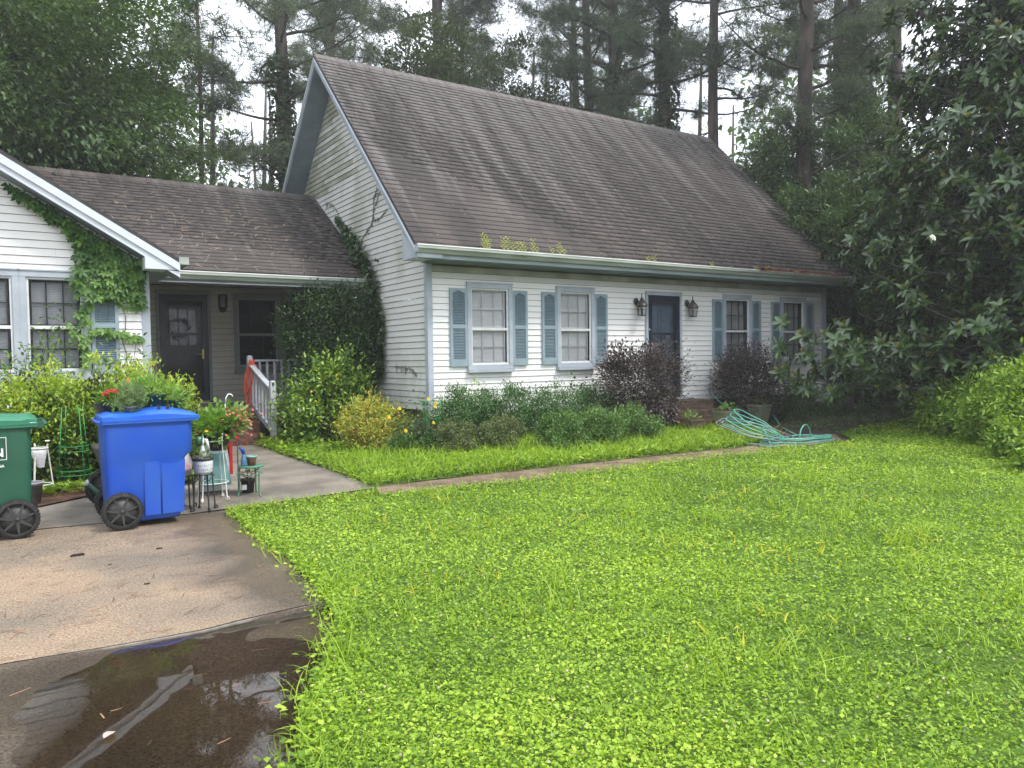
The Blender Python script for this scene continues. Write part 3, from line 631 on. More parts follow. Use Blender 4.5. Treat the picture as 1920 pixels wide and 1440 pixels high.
# ---------------------------------------------------------------- windows
def frame4(mb, x0, x1, z0, z1, w, y0, y1, wb=None):
    wb = wb if wb is not None else w
    mb.box((x0, y0, z1-w), (x1, y1, z1)); mb.box((x0, y0, z0), (x1, y1, z0+wb)); mb.box((x0, y0, z0+wb), (x0+w, y1, z1-w)); mb.box((x1-w, y0, z0+wb), (x1, y1, z1-w)); return mb
def window(x0, x1, z0, z1, y, style, split=.47, m_case=None, m_sash=None, dark_muntin=False):
    m_case = m_case or M_trim; m_sash = m_sash or M_sash
    w = frame4(MB(), x0, x1, z0+.001, z1, .075, y-.045, y-.001).box((x0-.01, y-.058, z1+.0005), (x1+.01, y-.002, z1+.022)).build('window', m_case, house, bevel=.003)
    MB().box((x0-.008, y-.085, z0-.052), (x1+.008, y-.001, z0)).build('sill', m_case, w, bevel=.003)
    a, b_, c, d = x0+.076, x1-.076, z0+.072, z1-.076; zm = c+(d-c)*split
    frame4(MB(), a, b_, c, d, .026, y-.02, y+.012, .035).build('storm_frame', m_sash, w, bevel=.002)
    MB().box((a+.026, y-.018, zm-.022), (b_-.026, y+.008, zm+.022)).build('meeting_rail', m_sash, w, bevel=.002)
    a2, b2 = a+.027, b_-.027
    for nm, q0, q1, yy in (('upper', zm+.022, d-.027, 0.), ('lower', c+.036, zm-.022, .018)):
        pn = MB().box((a2, y-.003+yy*.2, q0), (b2, y-.0005+yy*.2, q1)).build('pane', M_glass, w)
    mm = mat('dark_muntin_paint', (.05, .055, .06), None, .5) if dark_muntin else M_sash
    for q0, q1, yy in ((zm+.02, d-.03, .030), (c+.03, zm-.02, .034)):
        sh = frame4(MB(), a2+.004, b2-.010, q0, q1, .022, y+yy, y+yy+.02).build('sash', M_sash if not dark_muntin else mm, w)
        mb = MB()
        for k in (1, 2): xx = a2+(b2-a2)*k/3; mb.box((xx-.008, y+yy+.002, q0+.022), (xx+.008, y+yy+.014, q1-.022))
        zz = (q0+q1)/2; mb.box((a2+.026, y+yy+.001, zz-.008), (b2-.032, y+yy+.0135, zz+.008)); mb.build('muntin', mm, w)
    if style in ('blind', 'halfblind'):
        mb = MB(); n = int((d-c-.05)/.0215); 
        for k in range(n):
            zz = c+.03+k*.0215; t0 = .006
            mb.add([(a2+.012, y+.070-t0, zz-.0105), (b2-.012, y+.070-t0, zz-.0105), (b2-.012, y+.070+t0, zz+.0105), (a2+.012, y+.070+t0, zz+.0105), (a2+.012, y+.067, zz+.001), (b2-.012, y+.067, zz+.001)], [(0, 1, 5, 4), (4, 5, 2, 3)])
        mb.build('blind', M_blind if style == 'blind' else mat('grey_blind', (.50, .52, .52), (.42, .44, .44), .5), w, kind='stuff')
        MB().box((a2+.01, y+.065, d-.04), (b2-.01, y+.105, d-.005)).build('blind_headrail', M_blind, w)
    elif style == 'curtain':
        mb = MB(); n = 60
        for s0, s1 in ((a2, a2+(b2-a2)*.5), (a2+(b2-a2)*.5, b2)):
            P = [(s0+(s1-s0)*i/n, y+.12+.018*math.sin(i*1.35)+.006*math.sin(i*.4)) for i in range(n+1)]
            mb.add([(x, yy, c) for x, yy in P]+[(x, yy, d) for x, yy in P], [(i, i+1, n+2+i, n+1+i) for i in range(n)], True)
        mb.build('curtain', M_curtain, w, kind='stuff')
    mb = MB(); q = .45
    mb.box((a-.02, y+.16 if style != 'dark' else y+q, c-.02), (b_+.02, y+(.17 if style != 'dark' else q+.01), d+.02))
    e = .165 if style != 'dark' else q
    mb.box((a-.03, y+.02, c-.03), (a-.02, y+e, d+.03)).box((b_+.02, y+.02, c-.03), (b_+.03, y+e, d+.03)).box((a-.02, y+.02, d+.02), (b_+.02, y+e, d+.03)).box((a-.02, y+.02, c-.03), (b_+.02, y+e, c-.02))
    mb.build('reveal', M_dark, w)
    return w
def shutter(x0, x1, z0, z1, y):
    s = MB(); w = .045; zm = z0+(z1-z0)*.51
    s.box((x0, y-.055, z0), (x0+w, y-.022, z1)).box((x1-w, y-.055, z0), (x1, y-.022, z1)).box((x0+w, y-.055, z0), (x1-w, y-.022, z0+.115)).box((x0+w, y-.055, zm-.03), (x1-w, y-.022, zm+.03))
    # arched head
    n = 12; a, b_ = x0+w, x1-w; P = [(a, y-.055, z1), (b_, y-.055, z1)]+[(b_-(b_-a)*i/n, y-.055, z1-.075+.038*max(0, math.sin(math.pi*min(1, max(0, (i/n-.12)/.76))))**1.3) for i in range(n+1)]
    for i in range(n): s.hexa([P[2+i+1], P[2+i], (P[2+i][0], y-.022, P[2+i][2]), (P[3+i][0], y-.022, P[3+i][2]), (P[3+i][0], y-.055, z1), (P[2+i][0], y-.055, z1), (P[2+i][0], y-.022, z1), (P[3+i][0], y-.022, z1)])
    o_ = s.build('shutter', M_shut, house)
    l = MB()
    for q0, q1 in ((z0+.115, zm-.03), (zm+.03, z1-.035)):
        k = int((q1-q0)/.0245)
        for i in range(k):
            zz = q0+(i+.5)*(q1-q0)/k; l.hexa([(a, y-.050, zz-.010), (b_, y-.050, zz-.010), (b_, y-.026, zz+.004), (a, y-.026, zz+.004), (a, y-.050, zz-.005), (b_, y-.050, zz-.005), (b_, y-.026, zz+.009), (a, y-.026, zz+.009)])
    l.box((a, y-.0235, z0+.1), (b_, y-.0215, z1-.037)); l.build('louvre', M_louv, o_, kind='stuff')
    return o_
for i, (a, b_) in enumerate(WIN):
    window(a, b_, WZ[0], WZ[1], FY-.016, ('blind', 'blind', 'curtain', 'curtain')[i], dark_muntin=i > 1)
    shutter(a-.322, a-.002, 1.345, 2.625, FY); shutter(b_+.004, b_+.314, 1.345, 2.625, FY)
for a, b_ in ((-.60, .178), (.178, .945)):
    window(a, b_, WWZ[0], WWZ[1], WY-.016, 'halfblind', dark_muntin=True)
shutter(.958, 1.284, 1.345, 2.60, WY)
M_pcase = mat('porch_case_paint', (.26, .28, .27), (.22, .24, .23), .55)
for a, b_ in ((3.888, 4.832), (4.832, 5.64)):
    window(a, b_, 1.30, 2.84, PY-.016, 'dark', m_case=M_pcase, m_sash=mat('porch_sash_paint', (.36, .38, .36), None, .5), dark_muntin=True)
# ---------------------------------------------------------------- doors
def storm_door(x0, x1, z0, z1, y, zmid, m_case, m_frame, inner, m_inner):
    d = MB(); d.box((x0, y-.04, z1-.055), (x1, y-.001, z1)); d.box((x0, y-.04, z0), (x0+.055, y-.001, z1-.055)); d.box((x1-.055, y-.04, z0), (x1, y-.001, z1-.055))
    d.box((x0-.01, y-.05, z1+.0005), (x1+.01, y-.001, z1+.02))
    door = d.build('door_casing', m_case, house, bevel=.003)
    a, b_ = x0+.06, x1-.06; t = z1-.06
    s = MB(); w = .105
    s.box((a, y-.03, t-.13), (b_, y+.0, t)).box((a, y-.03, z0+.01), (b_, y, z0+.19)).box((a, y-.03, z0+.19), (a+w, y, t-.13)).box((b_-w, y-.03, z0+.19), (b_, y, t-.13)).box((a+w, y-.028, zmid-.02), (b_-w, y-.002, zmid+.02))
    sd = s.build('storm_door', m_frame, house, bevel=.003)
    for q0, q1 in ((z0+.19, zmid-.02), (zmid+.02, t-.13)): MB().box((a+w, y-.016, q0), (b_-w, y-.013, q1)).build('pane', M_glass, sd)
    inn = MB().box((a, y+.10, z0), (b_, y+.14, t)).build('door', m_inner, house)
    if inner == 'lites':
        for r_ in range(3):
            for c_ in range(3):
                px = a+.20+c_*.17; pz = z0+1.12+r_*.24; frame4(MB(), px-.012, px+.155, pz-.012, pz+.225, .012, y+.088, y+.1).build('lite_frame', m_inner, inn); MB().box((px, y+.09, pz), (px+.143, y+.093, pz+.213)).build('pane', mat('dim_pane', (.10, .12, .12), (.03, .035, .035), .08, 6, 3), inn)
    else:
        for r_, (q0, q1) in enumerate(((z0+.2, z0+.85), (z0+1.0, z0+1.75))):
            for c_ in range(2): px = a+.12+c_*.34; frame4(MB(), px, px+.27, q0, q1, .02, y+.09, y+.1).build('door_moulding', m_inner, inn)
    MB().box((a-.01, y-.06, z0-.02), (b_+.01, y+.1, z0+.008)).build('threshold', M_brass, house)
    return sd
sd = storm_door(DOOR[0], DOOR[1], .63, 2.705, FY-.016, 1.90, M_trim, M_navy, 'panel', M_doorblue)
MB().box((11.18, FY-.075, 1.50), (11.21, FY-.046, 1.66)).tube([(11.195, FY-.06, 1.58), (11.195, FY-.10, 1.58), (11.10, FY-.10, 1.575)], .009, 8).build('handle', M_black, sd)
sp_ = storm_door(2.443, 3.445, .70, 2.862, PY-.016, 2.03, M_pcase, M_navy, 'lites', mat('black_door', (.012, .014, .018), None, .4))
MB().box((3.262, PY-.054, 1.54), (3.292, PY-.046, 1.73)).tube([(3.277, PY-.05, 1.64), (3.277, PY-.095, 1.64), (3.17, PY-.095, 1.63)], .009, 8).build('handle', M_brass, sp_)
MB().box((10.1, FY-.12, .58), (11.6, FY, .628)).build('door_sill', M_trim, house)
# ================================================================== porch, steps, rails
porch = MB().box((1.69, 13.75, .40), (X0-.04, PY-.03, .63)).build('porch_slab', M_mortar, house)
MB().box((1.68, 13.70, .63), (X0-.03, PY-.025, .66)).build('porch_floor', M_porchfloor, house)
brick_me = {}
def brick_at(parent, x0, x1, y0, y1, z0, z1, m, r):
    key = (round(x1-x0, 3), round(y1-y0, 3), round(z1-z0, 3), m.name)
    if key not in brick_me:
        a, b_, c = (x1-x0), (y1-y0), (z1-z0); brick_me[key] = MB().box((-a/2, -b_/2, -c/2), (a/2, b_/2, c/2)).mesh('brick', m)
    ob = link('brick', brick_me[key], parent); ob.matrix_basis = Matrix.Translation(((x0+x1)/2+r.gauss(0, .001), (y0+y1)/2+r.gauss(0, .0015), (z0+z1)/2+r.gauss(0, .001))) @ Matrix.Rotation(r.gauss(0, .006), 4, 'Z')
def brick_steps(name, label, x0, x1, y_front, treads, rise, z0, m, seed):
    """steps climbing to +y: every tread a row of bricks on edge, every riser a row of stretchers"""
    t = thing(name, label, 'steps', ((x0+x1)/2, y_front, z0)); r = random.Random(seed); core = MB(); y = y_front; z = z0
    yb = y_front+sum(treads)
    for i, td in enumerate(treads):
        z1 = z+rise; core.box((x0+.012, y+.014, z-.02), (x1-.012, yb, z1-.012)); 
        n = int((x1-x0)/.075); w = (x1-x0)/n
        nr = max(1, int(round(td/.205)))
        for k in range(nr):
            yy = y+k*td/nr
            for j in range(n): brick_at(t, x0+j*w+.005, x0+(j+1)*w-.005, yy+.004, yy+td/nr-.006, z1-.062, z1, m, r)
        nb = int((x1-x0)/.2); wb = (x1-x0)/nb; zz = z
        while zz < z1-.07-.03:
            h = min(.058, z1-.072-zz); 
            for j in range(nb): brick_at(t, x0+j*wb+.005, x0+(j+1)*wb-.005, y+.004, y+.1, zz+.005, zz+h, m, r)
            for sx in (x0+.004, x1-.1): 
                for q in range(max(1, int((yb-y-.1)/.2))): brick_at(t, sx, sx+.096, y+.11+q*.2, y+.30+q*.2, zz+.005, zz+h, m, r)
            zz += .066
        y += td; z = z1
    core.build('mortar', M_mortar, t)
    return t
brick_steps('brick_steps', 'red brick steps rising to the side porch beside the grey railing', 2.15, 3.58, 12.80, [.3, .3, .3], .177, .10, M_brick, 4)
brick_steps('brick_steps', 'mossy brown brick steps below the navy front door, planters beside them', 10.15, 11.55, 9.55, [.32, .32, .68], .17, .09, M_brickold, 5)
for (x, y, a, c) in ((3.93, 12.74, .4, 0), (4.33, 13.1, 1.2, 0), (4.31, 13.05, .9, 1), (11.9, 8.9, .2, 0)):
    mb = MB().box((-.1, -.048, -.03), (.1, .048, .03)); lb = {0: ('loose brick lying near the foot of the porch railing' if x < 4 else ('lower of two loose stacked bricks under the gardenia' if x < 5 else 'loose brick lying near the coiled green hose')), 1: 'upper of two loose stacked bricks under the gardenia'}[c]
    me_ = mb.mesh('loose_brick', M_brick); ob = link('loose_brick', me_); ob.location = (x, y, .13+c*.062); ob.rotation_euler = (0.05, .08, a); tag(ob, lb, 'brick', 'loose bricks')
# stair railing down from the porch and the level one along its edge
rail = thing('stair_railing', 'weathered grey wooden stair railing with turned-down rail beside the brick steps', 'railing', (3.68, 12.8, .1))
def post(parent, x, y, z0, z1, w=.09, cap=True):
    m = MB().box((x-w/2, y-w/2, z0), (x+w/2, y+w/2, z1))
    if cap: m.loft([rrect(x-w/2, x+w/2, y-w/2, y+w/2, z1, .01), rrect(x-w/2.2, x+w/2.2, y-w/2.2, y+w/2.2, z1+.02, .02), rrect(x-w/4, x+w/4, y-w/4, y+w/4, z1+.035, .015)], True)
    return m.build('post', M_post, parent)
RXp = 3.70
post(rail, RXp, 12.76, .08, 1.12); post(rail, RXp-.11, 13.72, .62, 1.55)
px_ = lambda y: RXp-.11*(y-12.76)/.96
MB().bar((px_(12.80), 12.80, 1.02), (px_(13.70), 13.70, 1.44), .10, .035).build('handrail', M_post, rail, bevel=.004)
MB().bar((px_(12.80), 12.80, .30), (px_(13.70), 13.70, .74), .045, .075).build('bottom_rail', M_post, rail)
for i in range(6):
    y = 12.93+i*.135; zz = (y-12.80)/.9; MB().bar((px_(y), y, .32+.44*zz), (px_(y), y, 1.0+.42*zz), .036, .036, (1, 0, 0)).build('baluster', M_post, rail)
rail2 = thing('porch_railing', 'level grey wooden railing along the porch edge, half hidden by the big shrub', 'railing', (4.6, 13.78, .66))
MB().bar((RXp-.06, 13.78, 1.49), (5.55, 13.78, 1.49), .09, .035).build('handrail', M_post, rail2, bevel=.004); MB().bar((RXp-.06, 13.78, .78), (5.55, 13.78, .78), .045, .075).build('bottom_rail', M_post, rail2)
for i in range(14): x = 3.78+i*.13; MB().bar((x, 13.78, .80), (x, 13.78, 1.475), .036, .036, (0, 1, 0)).build('baluster', M_post, rail2)
post(rail2, 5.50, 13.78, .64, 1.55)

# orange extension cord looped over the upper post
M_cord = mat('orange_cord', (.75, .13, .05), (.55, .09, .04), .45, 10)
cm = MB(); r = random.Random(2)
for k in range(9):
    p = []; cx = RXp-.10+r.gauss(0, .02); w = .07+.03*r.random(); dz = .42+.32*r.random(); x_ = -.03-.06*r.random()
    for i in range(40):
        t = 2*math.pi*i/40; s = .5-.5*math.cos(t)
        p.append((cx+x_*s*1.2+w*math.sin(t)*(.35+.65*s)*.6, 13.66-.02*k*.3-.03*math.sin(t), 1.50-dz*1.15*s+.02*r.gauss(0, .4)+.02*math.sin(3*t)))
    cm.tube(p, .0085, 6, closed=True)
cm.tube([(RXp-.16, 13.60, 1.42), (RXp-.08, 13.60, 1.46), (RXp-.02, 13.62, 1.40), (RXp-.02, 13.60, 1.12), (RXp-.03, 13.59, 1.02)], .0085, 6)
c_ = cm.build('extension_cord', M_cord); tag(c_, 'orange extension cord looped over the upper railing post', 'cord')
MB().box((RXp-.05, 13.575, .96), (RXp-.02, 13.605, 1.03)).build('plug', mat('yellow_plug', (.6, .4, .05), None, .5), c_)

# ================================================================== lanterns
def lantern(x, label):
    t = thing('wall_lantern', label, 'lantern', (x, FY-.02, 2.5), 'black lanterns beside the front door'); y = FY-.02
    MB().lathe((x-.02, y, 2.52), [(0, -.035), (.045, -.032), (.062, -.018), (.068, 0)], 20, 'y').build('backplate', M_black, t)
    MB().lathe((x-.02, y, 2.52), [(.0, -.006), (.078, -.006), (.078, 0)], 20, 'y').build('mounting_disc', M_sash, t)
    MB().tube([(x-.02, y-.03, 2.52), (x-.0, y-.09, 2.50), (x+.01, y-.13, 2.54), (x+.01, y-.14, 2.60), (x+.01, y-.14, 2.63)], .011, 8).build('arm', M_black, t)
    cx, cy = x+.01, y-.14
    MB().lathe((cx, cy, 0), [(.0, 2.665), (.008, 2.65), (.008, 2.58), (.03, 2.565), (.04, 2.53), (.075, 2.50), (.115, 2.43), (.12, 2.418), (.0, 2.418)], 8).build('roof', mat('bronze_roof', (.035, .03, .028), (.09, .085, .08), .4, 14), t)
    f = MB()
    for k in range(6):
        a = math.pi/3*k; b_ = math.pi/3*(k+1); p = lambda an, rr, z: (cx+rr*math.cos(an), cy+rr*math.sin(an), z)
        f.bar(p(a, .095, 2.42), p(a, .075, 2.24), .008, .008); f.bar(p(a, .095, 2.415), p(b_, .095, 2.415), .008, .008); f.bar(p(a, .075, 2.24), p(b_, .075, 2.24), .010, .010)
    f.build('cage', M_black, t)
    MB().loft([[(cx+.072*math.cos(math.pi/3*k), cy+.072*math.sin(math.pi/3*k), 2.245) for k in range(6)], [(cx+.091*math.cos(math.pi/3*k), cy+.091*math.sin(math.pi/3*k), 2.41) for k in range(6)]], caps=False).build('glass', M_glass, t)
    MB().lathe((cx, cy, 0), [(0, 2.25), (.012, 2.25), (.012, 2.33), (.016, 2.35), (.011, 2.39), (0, 2.41)], 10).build('candle_bulb', M_black, t)
lantern(10.14, 'black wall lantern left of the navy front door, nearer the blinds'); lantern(11.53, 'black wall lantern right of the navy front door')
t = thing('porch_lamp', 'small brown porch lamp with clear glass between porch door and window', 'lamp', (3.66, PY-.02, 2.6))
MB().box((3.60, PY-.10, 2.56), (3.625, PY-.02, 2.80)).box((3.735, PY-.10, 2.56), (3.76, PY-.02, 2.80)).box((3.60, PY-.11, 2.80), (3.76, PY-.02, 2.82)).build('housing', mat('rust_brown', (.06, .03, .02), None, .6), t)
MB().box((3.645, PY-.10, 2.58), (3.715, PY-.04, 2.79)).build('glass', mat('frosted_lamp_glass', (.45, .45, .45), (.3, .3, .3), .15), t)
MB().lathe((3.68, PY-.05, 2.55), [(0, -.09), (.05, -.07), (.075, -.02), (.078, .02)], 16).build('base', MATS['rust_brown'], t)
# dried wreath behind the porch door glass
mb = MB()
for k in range(60): a = rnd.uniform(0, 6.283); rr = .17+rnd.gauss(0, .022); mb.bar((2.86+rr*math.cos(a), PY-.03+.045+rnd.gauss(0, .008), 2.14+rr*math.sin(a)), (2.86+(rr+.03)*math.cos(a+.35), PY+.02, 2.14+(rr+.02)*math.sin(a+.35)), .02, .012)
tag(mb.build('wreath', mat('dried_wreath', (.035, .03, .025), (.02, .02, .02), .9)), 'dark wreath hanging inside the porch door glass', 'wreath')
# things leaning by the porch door
t = thing('leaf_blower', 'black stick tool with orange tip leaning by the porch door', 'tool', (2.05, 13.62, .66))
MB().tube([(2.14, 13.55, .72), (2.06, 13.6, 1.2), (2.01, 13.62, 1.42)], [.04, .035, .025], 8).build('handle', M_black, t); MB().tube([(2.01, 13.62, 1.42), (1.99, 13.62, 1.48)], [.028, .02], 8).build('tip', M_cord, t)
tag(MB().tube([(1.86, 12.3, .2), (1.72, 12.4, 1.4)], .012, 6).build('garden_stake', M_mortar), 'pale wooden stake leaning in the hedge by the porch corner', 'stake')

# ================================================================== wheeled bins
def bin_body(xb, xf, y0, y1, z):
    """xb: hinge side, xf: front side, rounded sections from bottom to rim"""
    sg = 1 if xf > xb else -1; S = []
    for h, b_, f, dy, rr in ((.055, .03, -.12, .055, .05), (.09, .02, -.105, .045, .055), (.52, .005, -.075, .02, .06), (.60, .003, -.065, .012, .06), (.66, .0, -.005, .0, .06), (.90, 0, 0, -.006, .06), (.925, 0, 0, -.006, .06), (.93, -.008, .012, -.016, .06), (.955, -.008, .012, -.016, .06)):
        a, c = xb+sg*b_, xf+sg*f; S.append(rrect(min(a, c), max(a, c), y0+dy, y1-dy, z+h, rr, 4))
    return S
def wheel(parent, x, y, z, r, out):
    w = MB(); tw = .045; n = 36
    w.lathe((x, y, z), [(r*.80, -tw/2), (r*.97, -tw/2), (r, -tw/4), (r, tw/4), (r*.97, tw/2), (r*.80, tw/2), (r*.76, 0), (r*.80, -tw/2)], n, 'y')
    for k in range(n): a = 2*math.pi*k/n; w.bar((x+r*.985*math.cos(a), y-tw/2, z+r*.985*math.sin(a)), (x+r*.985*math.cos(a), y+tw/2, z+r*.985*math.sin(a)), .010, .014, (math.cos(a), 0, math.sin(a)))
    wo = w.build('wheel', mat('wheel_rubber', (.012, .012, .012), (.03, .028, .025), .8, 30, 4, .3), parent)
    h = MB(); h.lathe((x, y, z), [(0, out*tw*.3), (r*.16, out*tw*.3), (r*.2, out*tw*.1), (r*.2, -out*tw*.2)], 16, 'y'); h.lathe((x, y, z), [(0, out*.004), (r*.8, out*.0), (r*.8, -out*.01)], 28, 'y')
    for k in range(7): a = 2*math.pi*k/7+.3; h.hexa([(x+r*q*math.cos(a)+s_*.012*math.sin(a)*(1.3-q), y+out*yy, z+r*q*math.sin(a)-s_*.012*math.cos(a)*(1.3-q)) for yy in (.0, .017) for q, s_ in ((.15, -1), (.78, -1), (.78, 1), (.15, 1))])
    h.build('hub', mat('wheel_plastic', (.03, .03, .03), (.05, .05, .048), .45, 30), wo)
    MB().lathe((x, y+out*tw*.3, z), [(0, out*.012), (.009, out*.010), (.012, 0)], 10, 'y').build('axle_cap', mat('dull_steel', (.5, .5, .5), None, .35, metal=1), wo)
def wheeled_bin(label, xb, xf, y0, y1, z, m, mlid, rz_grp, hang):
    sg = 1 if xf > xb else -1
    t = thing('wheeled_bin', label, 'bin', ((xb+xf)/2, (y0+y1)/2, z), rz_grp)
    b_ = MB(); b_.loft(bin_body(xb, xf, y0, y1, z), True); body = b_.build('body', m, t)
    for p in body.data.polygons: p.use_smooth = abs(p.normal.z) < .95
    # moulded panels on the long side: lower centre pocket with two ribs, sloping shoulder
    L = abs(xf-xb); X = lambda f: xb+sg*L*f
    p = MB(); yy = y0+.022
    p.prism([(X(.42), yy-.006, z+.10), (X(.60), yy-.009, z+.10), (X(.60), yy-.009, z+.585), (X(.42), yy-.009, z+.585)], (0, .02, 0))
    p.prism([(X(.62), yy-.004, z+.10), (X(.87), yy-.004, z+.10), (X(.90), yy-.006, z+.585), (X(.62), yy-.006, z+.585)], (0, .02, 0))
    p.build('moulding', m, body, bevel=.004)
    q = MB(); q.prism([(X(.03), yy-.014, z+.72), (X(.20), yy-.014, z+.61), (X(.36), yy-.012, z+.60), (X(.42), yy-.008, z+.56), (X(.40), yy-.028, z+.63), (X(.97), yy-.030, z+.66), (X(.99), yy-.030, z+.905), (X(.03), yy-.030, z+.905)], (0, .02, 0))
    # rim and lid
    lid = MB(); nx_, ny = 22, 14; a, c = xb-sg*hang*.5, xf+sg*.045
    def top(u, v):
        e = max(abs(u-.5)*2, abs(v-.5)*2); base = 1.0+.022*math.sin(math.pi*min(1, u*1.05))+.028*(1-e**4)
        base += .022*math.exp(-((u-.66)/.2)**2)*(1-abs(v-.5)**2*3)-.018*math.exp(-((u-.30)/.12)**2)*math.exp(-((v-.5)/.3)**2)+.014*(u < .1)
        if e > .93: base -= .014
        return z+base
    vs = []; 
    for j in range(ny+1):
        for i in range(nx_+1):
            u, v = i/nx_, j/ny; cr_ = .04; x = a+(c-a)*u; y = (y0-.03)+(y1-y0+.06)*v
            vs.append((x, y, top(u, v)))
    fs = [(j*(nx_+1)+i, j*(nx_+1)+i+1, (j+1)*(nx_+1)+i+1, (j+1)*(nx_+1)+i) for j in range(ny) for i in range(nx_)]
    lid.add(vs, fs, True); ring = [(i, 0) for i in range(nx_+1)]+[(nx_, j) for j in range(1, ny+1)]+[(i, ny) for i in range(nx_-1, -1, -1)]+[(0, j) for j in range(ny-1, 0, -1)]
    up = [vs[j*(nx_+1)+i] for i, j in ring]; dn = [(p_[0], p_[1], z+.94) for p_ in up]; n = len(ring)
    lid.add(up+dn, [(k, (k+1) % n, n+(k+1) % n, n+k) for k in range(n)]); lid.add([(p_[0], p_[1], z+.941) for p_ in up], [tuple(range(n))])
    lo = lid.build('lid', mlid, t)
    MB().box((min(a, c)-.004, y0-.036, z+.962), (max(a, c)+.004, y0-.029, z+.975)).build('lid_rib', mlid, lo)
    MB().tube([(xb-sg*hang, y0+.03, z+.955), (xb-sg*(hang+.01), y0+.06, z+.955), (xb-sg*(hang+.01), y1-.06, z+.955), (xb-sg*hang, y1-.03, z+.955)], .016, 10).build('handle', m, t)
    for yy in (y0+.05, y1-.05): MB().bar((xb+sg*.02, yy, z+.94), (xb-sg*hang, yy, z+.955), .05, .05).build('handle_bracket', m, t)
    for q_ in (.62, .72): MB().box((X(q_)-.012, y0+.04, z+1.045), (X(q_)+.012, y0+.065, z+1.085)).build('lid_peg', M_black, lo)
    r = .165; xw = xb+sg*.12
    MB().tube([(xw, y0-.03, z+r), (xw, y1+.03, z+r)], .012, 8).build('axle', M_black, t)
    wheel(t, xw, y0-.005, z+r, r, -1); wheel(t, xw, y1+.005, z+r, r, 1)
    return t, body
M_blue = mat('blue_plastic', (.007, .072, .48), (.024, .10, .42), .40, 3, 9, .08, 160, ramp=(.35, .8), spec=.5)
M_bluelid = mat('blue_lid', (.012, .10, .58), (.022, .13, .52), .36, 4, 4, .05, 200)
M_green = mat('green_plastic', (.012, .095, .052), (.030, .105, .065), .42, 3, 9, .08, 160, ramp=(.35, .8))
M_greenlid = mat('green_lid', (.02, .19, .10), (.03, .17, .095), .42, 5, 5)
blue, bb = wheeled_bin('blue wheeled recycling bin standing on the drive with flower pots on its lid', .700, 1.425, 7.45, 8.02, .018, M_blue, M_bluelid, 'wheeled bins at the edge of the drive', .03)
grn, gb = wheeled_bin('dark green wheeled bin with white lettering at the left edge of the drive', .165, -.56, 7.62, 8.19, .024, M_green, M_greenlid, 'wheeled bins at the edge of the drive', .10)
def text_part(s, x, y, z, size, m, parent, name='lettering', anchor='RIGHT', ext=.002):
    c = bpy.data.curves.new(name, 'FONT'); c.body = s; c.size = size; c.extrude = ext; c.align_x = anchor; c.offset = size*.03
    tmp = bpy.data.objects.new('tmp', c); me = bpy.data.meshes.new_from_object(tmp); bpy.data.objects.remove(tmp)
    me.transform(Matrix.Translation((x, y, z)) @ Matrix.Rotation(math.pi/2, 4, 'X')); me.materials.clear(); me.materials.append(m)
    return link(name, me, parent)
M_wprint = mat('white_print', (.72, .74, .72), None, .5)
text_part('N', -.030, 7.596, .730, .095, M_wprint, gb); text_part('NA', -.030, 7.596, .640, .030, M_wprint, gb)
fr = MB(); fr.box((-.35, 7.594, .885), (-.010, 7.597, .890)).box((-.35, 7.594, .700), (-.010, 7.597, .705)).box((-.015, 7.594, .705), (-.010, 7.597, .885)); fr.build('printed_frame', M_wprint, gb)
MB().box((.16, 7.585, .993), (.205, 7.5885, 1.003)).build('lid_mark', M_wprint, gb)

# ================================================================== pots on the blue bin and round it
M_pot = mat('green_nursery_pot', (.012, .055, .04), (.018, .07, .05), .5, 9)
M_blackpot = mat('black_nursery_pot', (.018, .018, .018), (.04, .035, .03), .6, 9)
M_earth = mat('potting_soil', (.03, .02, .014), (.05, .035, .025), 1., 30)
def pot(parent, x, y, z, r0, r1, h, m, name='pot', rim=.012):
    p = MB().lathe((x, y, z), [(0, 0), (r0, 0), (r0+(r1-r0)*.85, h*.85), (r1+rim*.3, h*.86), (r1+rim*.4, h), (r1-.006, h), (r1-.012, h*.88), (r0*.9, .02)], 24).build(name, m, parent)
    MB().lathe((x, y, z), [(0, h*.86), (r1-.01, h*.86)], 20).build('soil', M_earth, parent); return p
def sprig(parent, c, R, n, L, W, tm, m, K=14, rc=.5, up=.6, zmin=None, name='foliage', stems=7, r0=.004, stem_m=None, base=None):
    P, out, cc = clumps(c, R, K, R[0]*rc, n, .5, zmin=zmin)
    D = nrm(out+np.array([0, 0, up])+rdir(len(P))*.5); Nn = nrm(rdir(len(P))*.6+np.array([0, 0, 1.]))
    leaves(name, P, D, Nn, L*(.7+.6*rs.rand(len(P))), W*(.7+.6*rs.rand(len(P))), tm, m, parent)
    if stems: limbs(parent, base or (c[0], c[1], c[2]-R[2]), [tuple(q) for q in cc[:stems]], r0, stem_m or M_stem, 'stem', kind='stuff')
M_stem = mat('green_stem', (.09, .13, .03), (.06, .08, .02), .7)
M_bark = mat('brown_stem', (.10, .07, .045), (.06, .045, .03), .9, 20, 5)
LF_fresh = leafmat('fresh_leaf', [(.08, .20, .025), (.13, .28, .035), (.20, .36, .05)])
LF_dill = leafmat('dill_leaf', [(.12, .20, .08), (.18, .27, .11), (.24, .33, .14)])
LF_red = leafmat('red_petal', [(.45, .01, .015), (.60, .03, .03), (.70, .06, .06)], tcol=(1.2, .6, .6))
LF_orange = leafmat('orange_petal', [(.80, .15, .02), (.85, .22, .03)], tcol=(1.2, .9, .5))
LF_pink = leafmat('salmon_petal', [(.70, .22, .16), (.80, .35, .25), (.75, .16, .12)], tcol=(1.2, .9, .8))
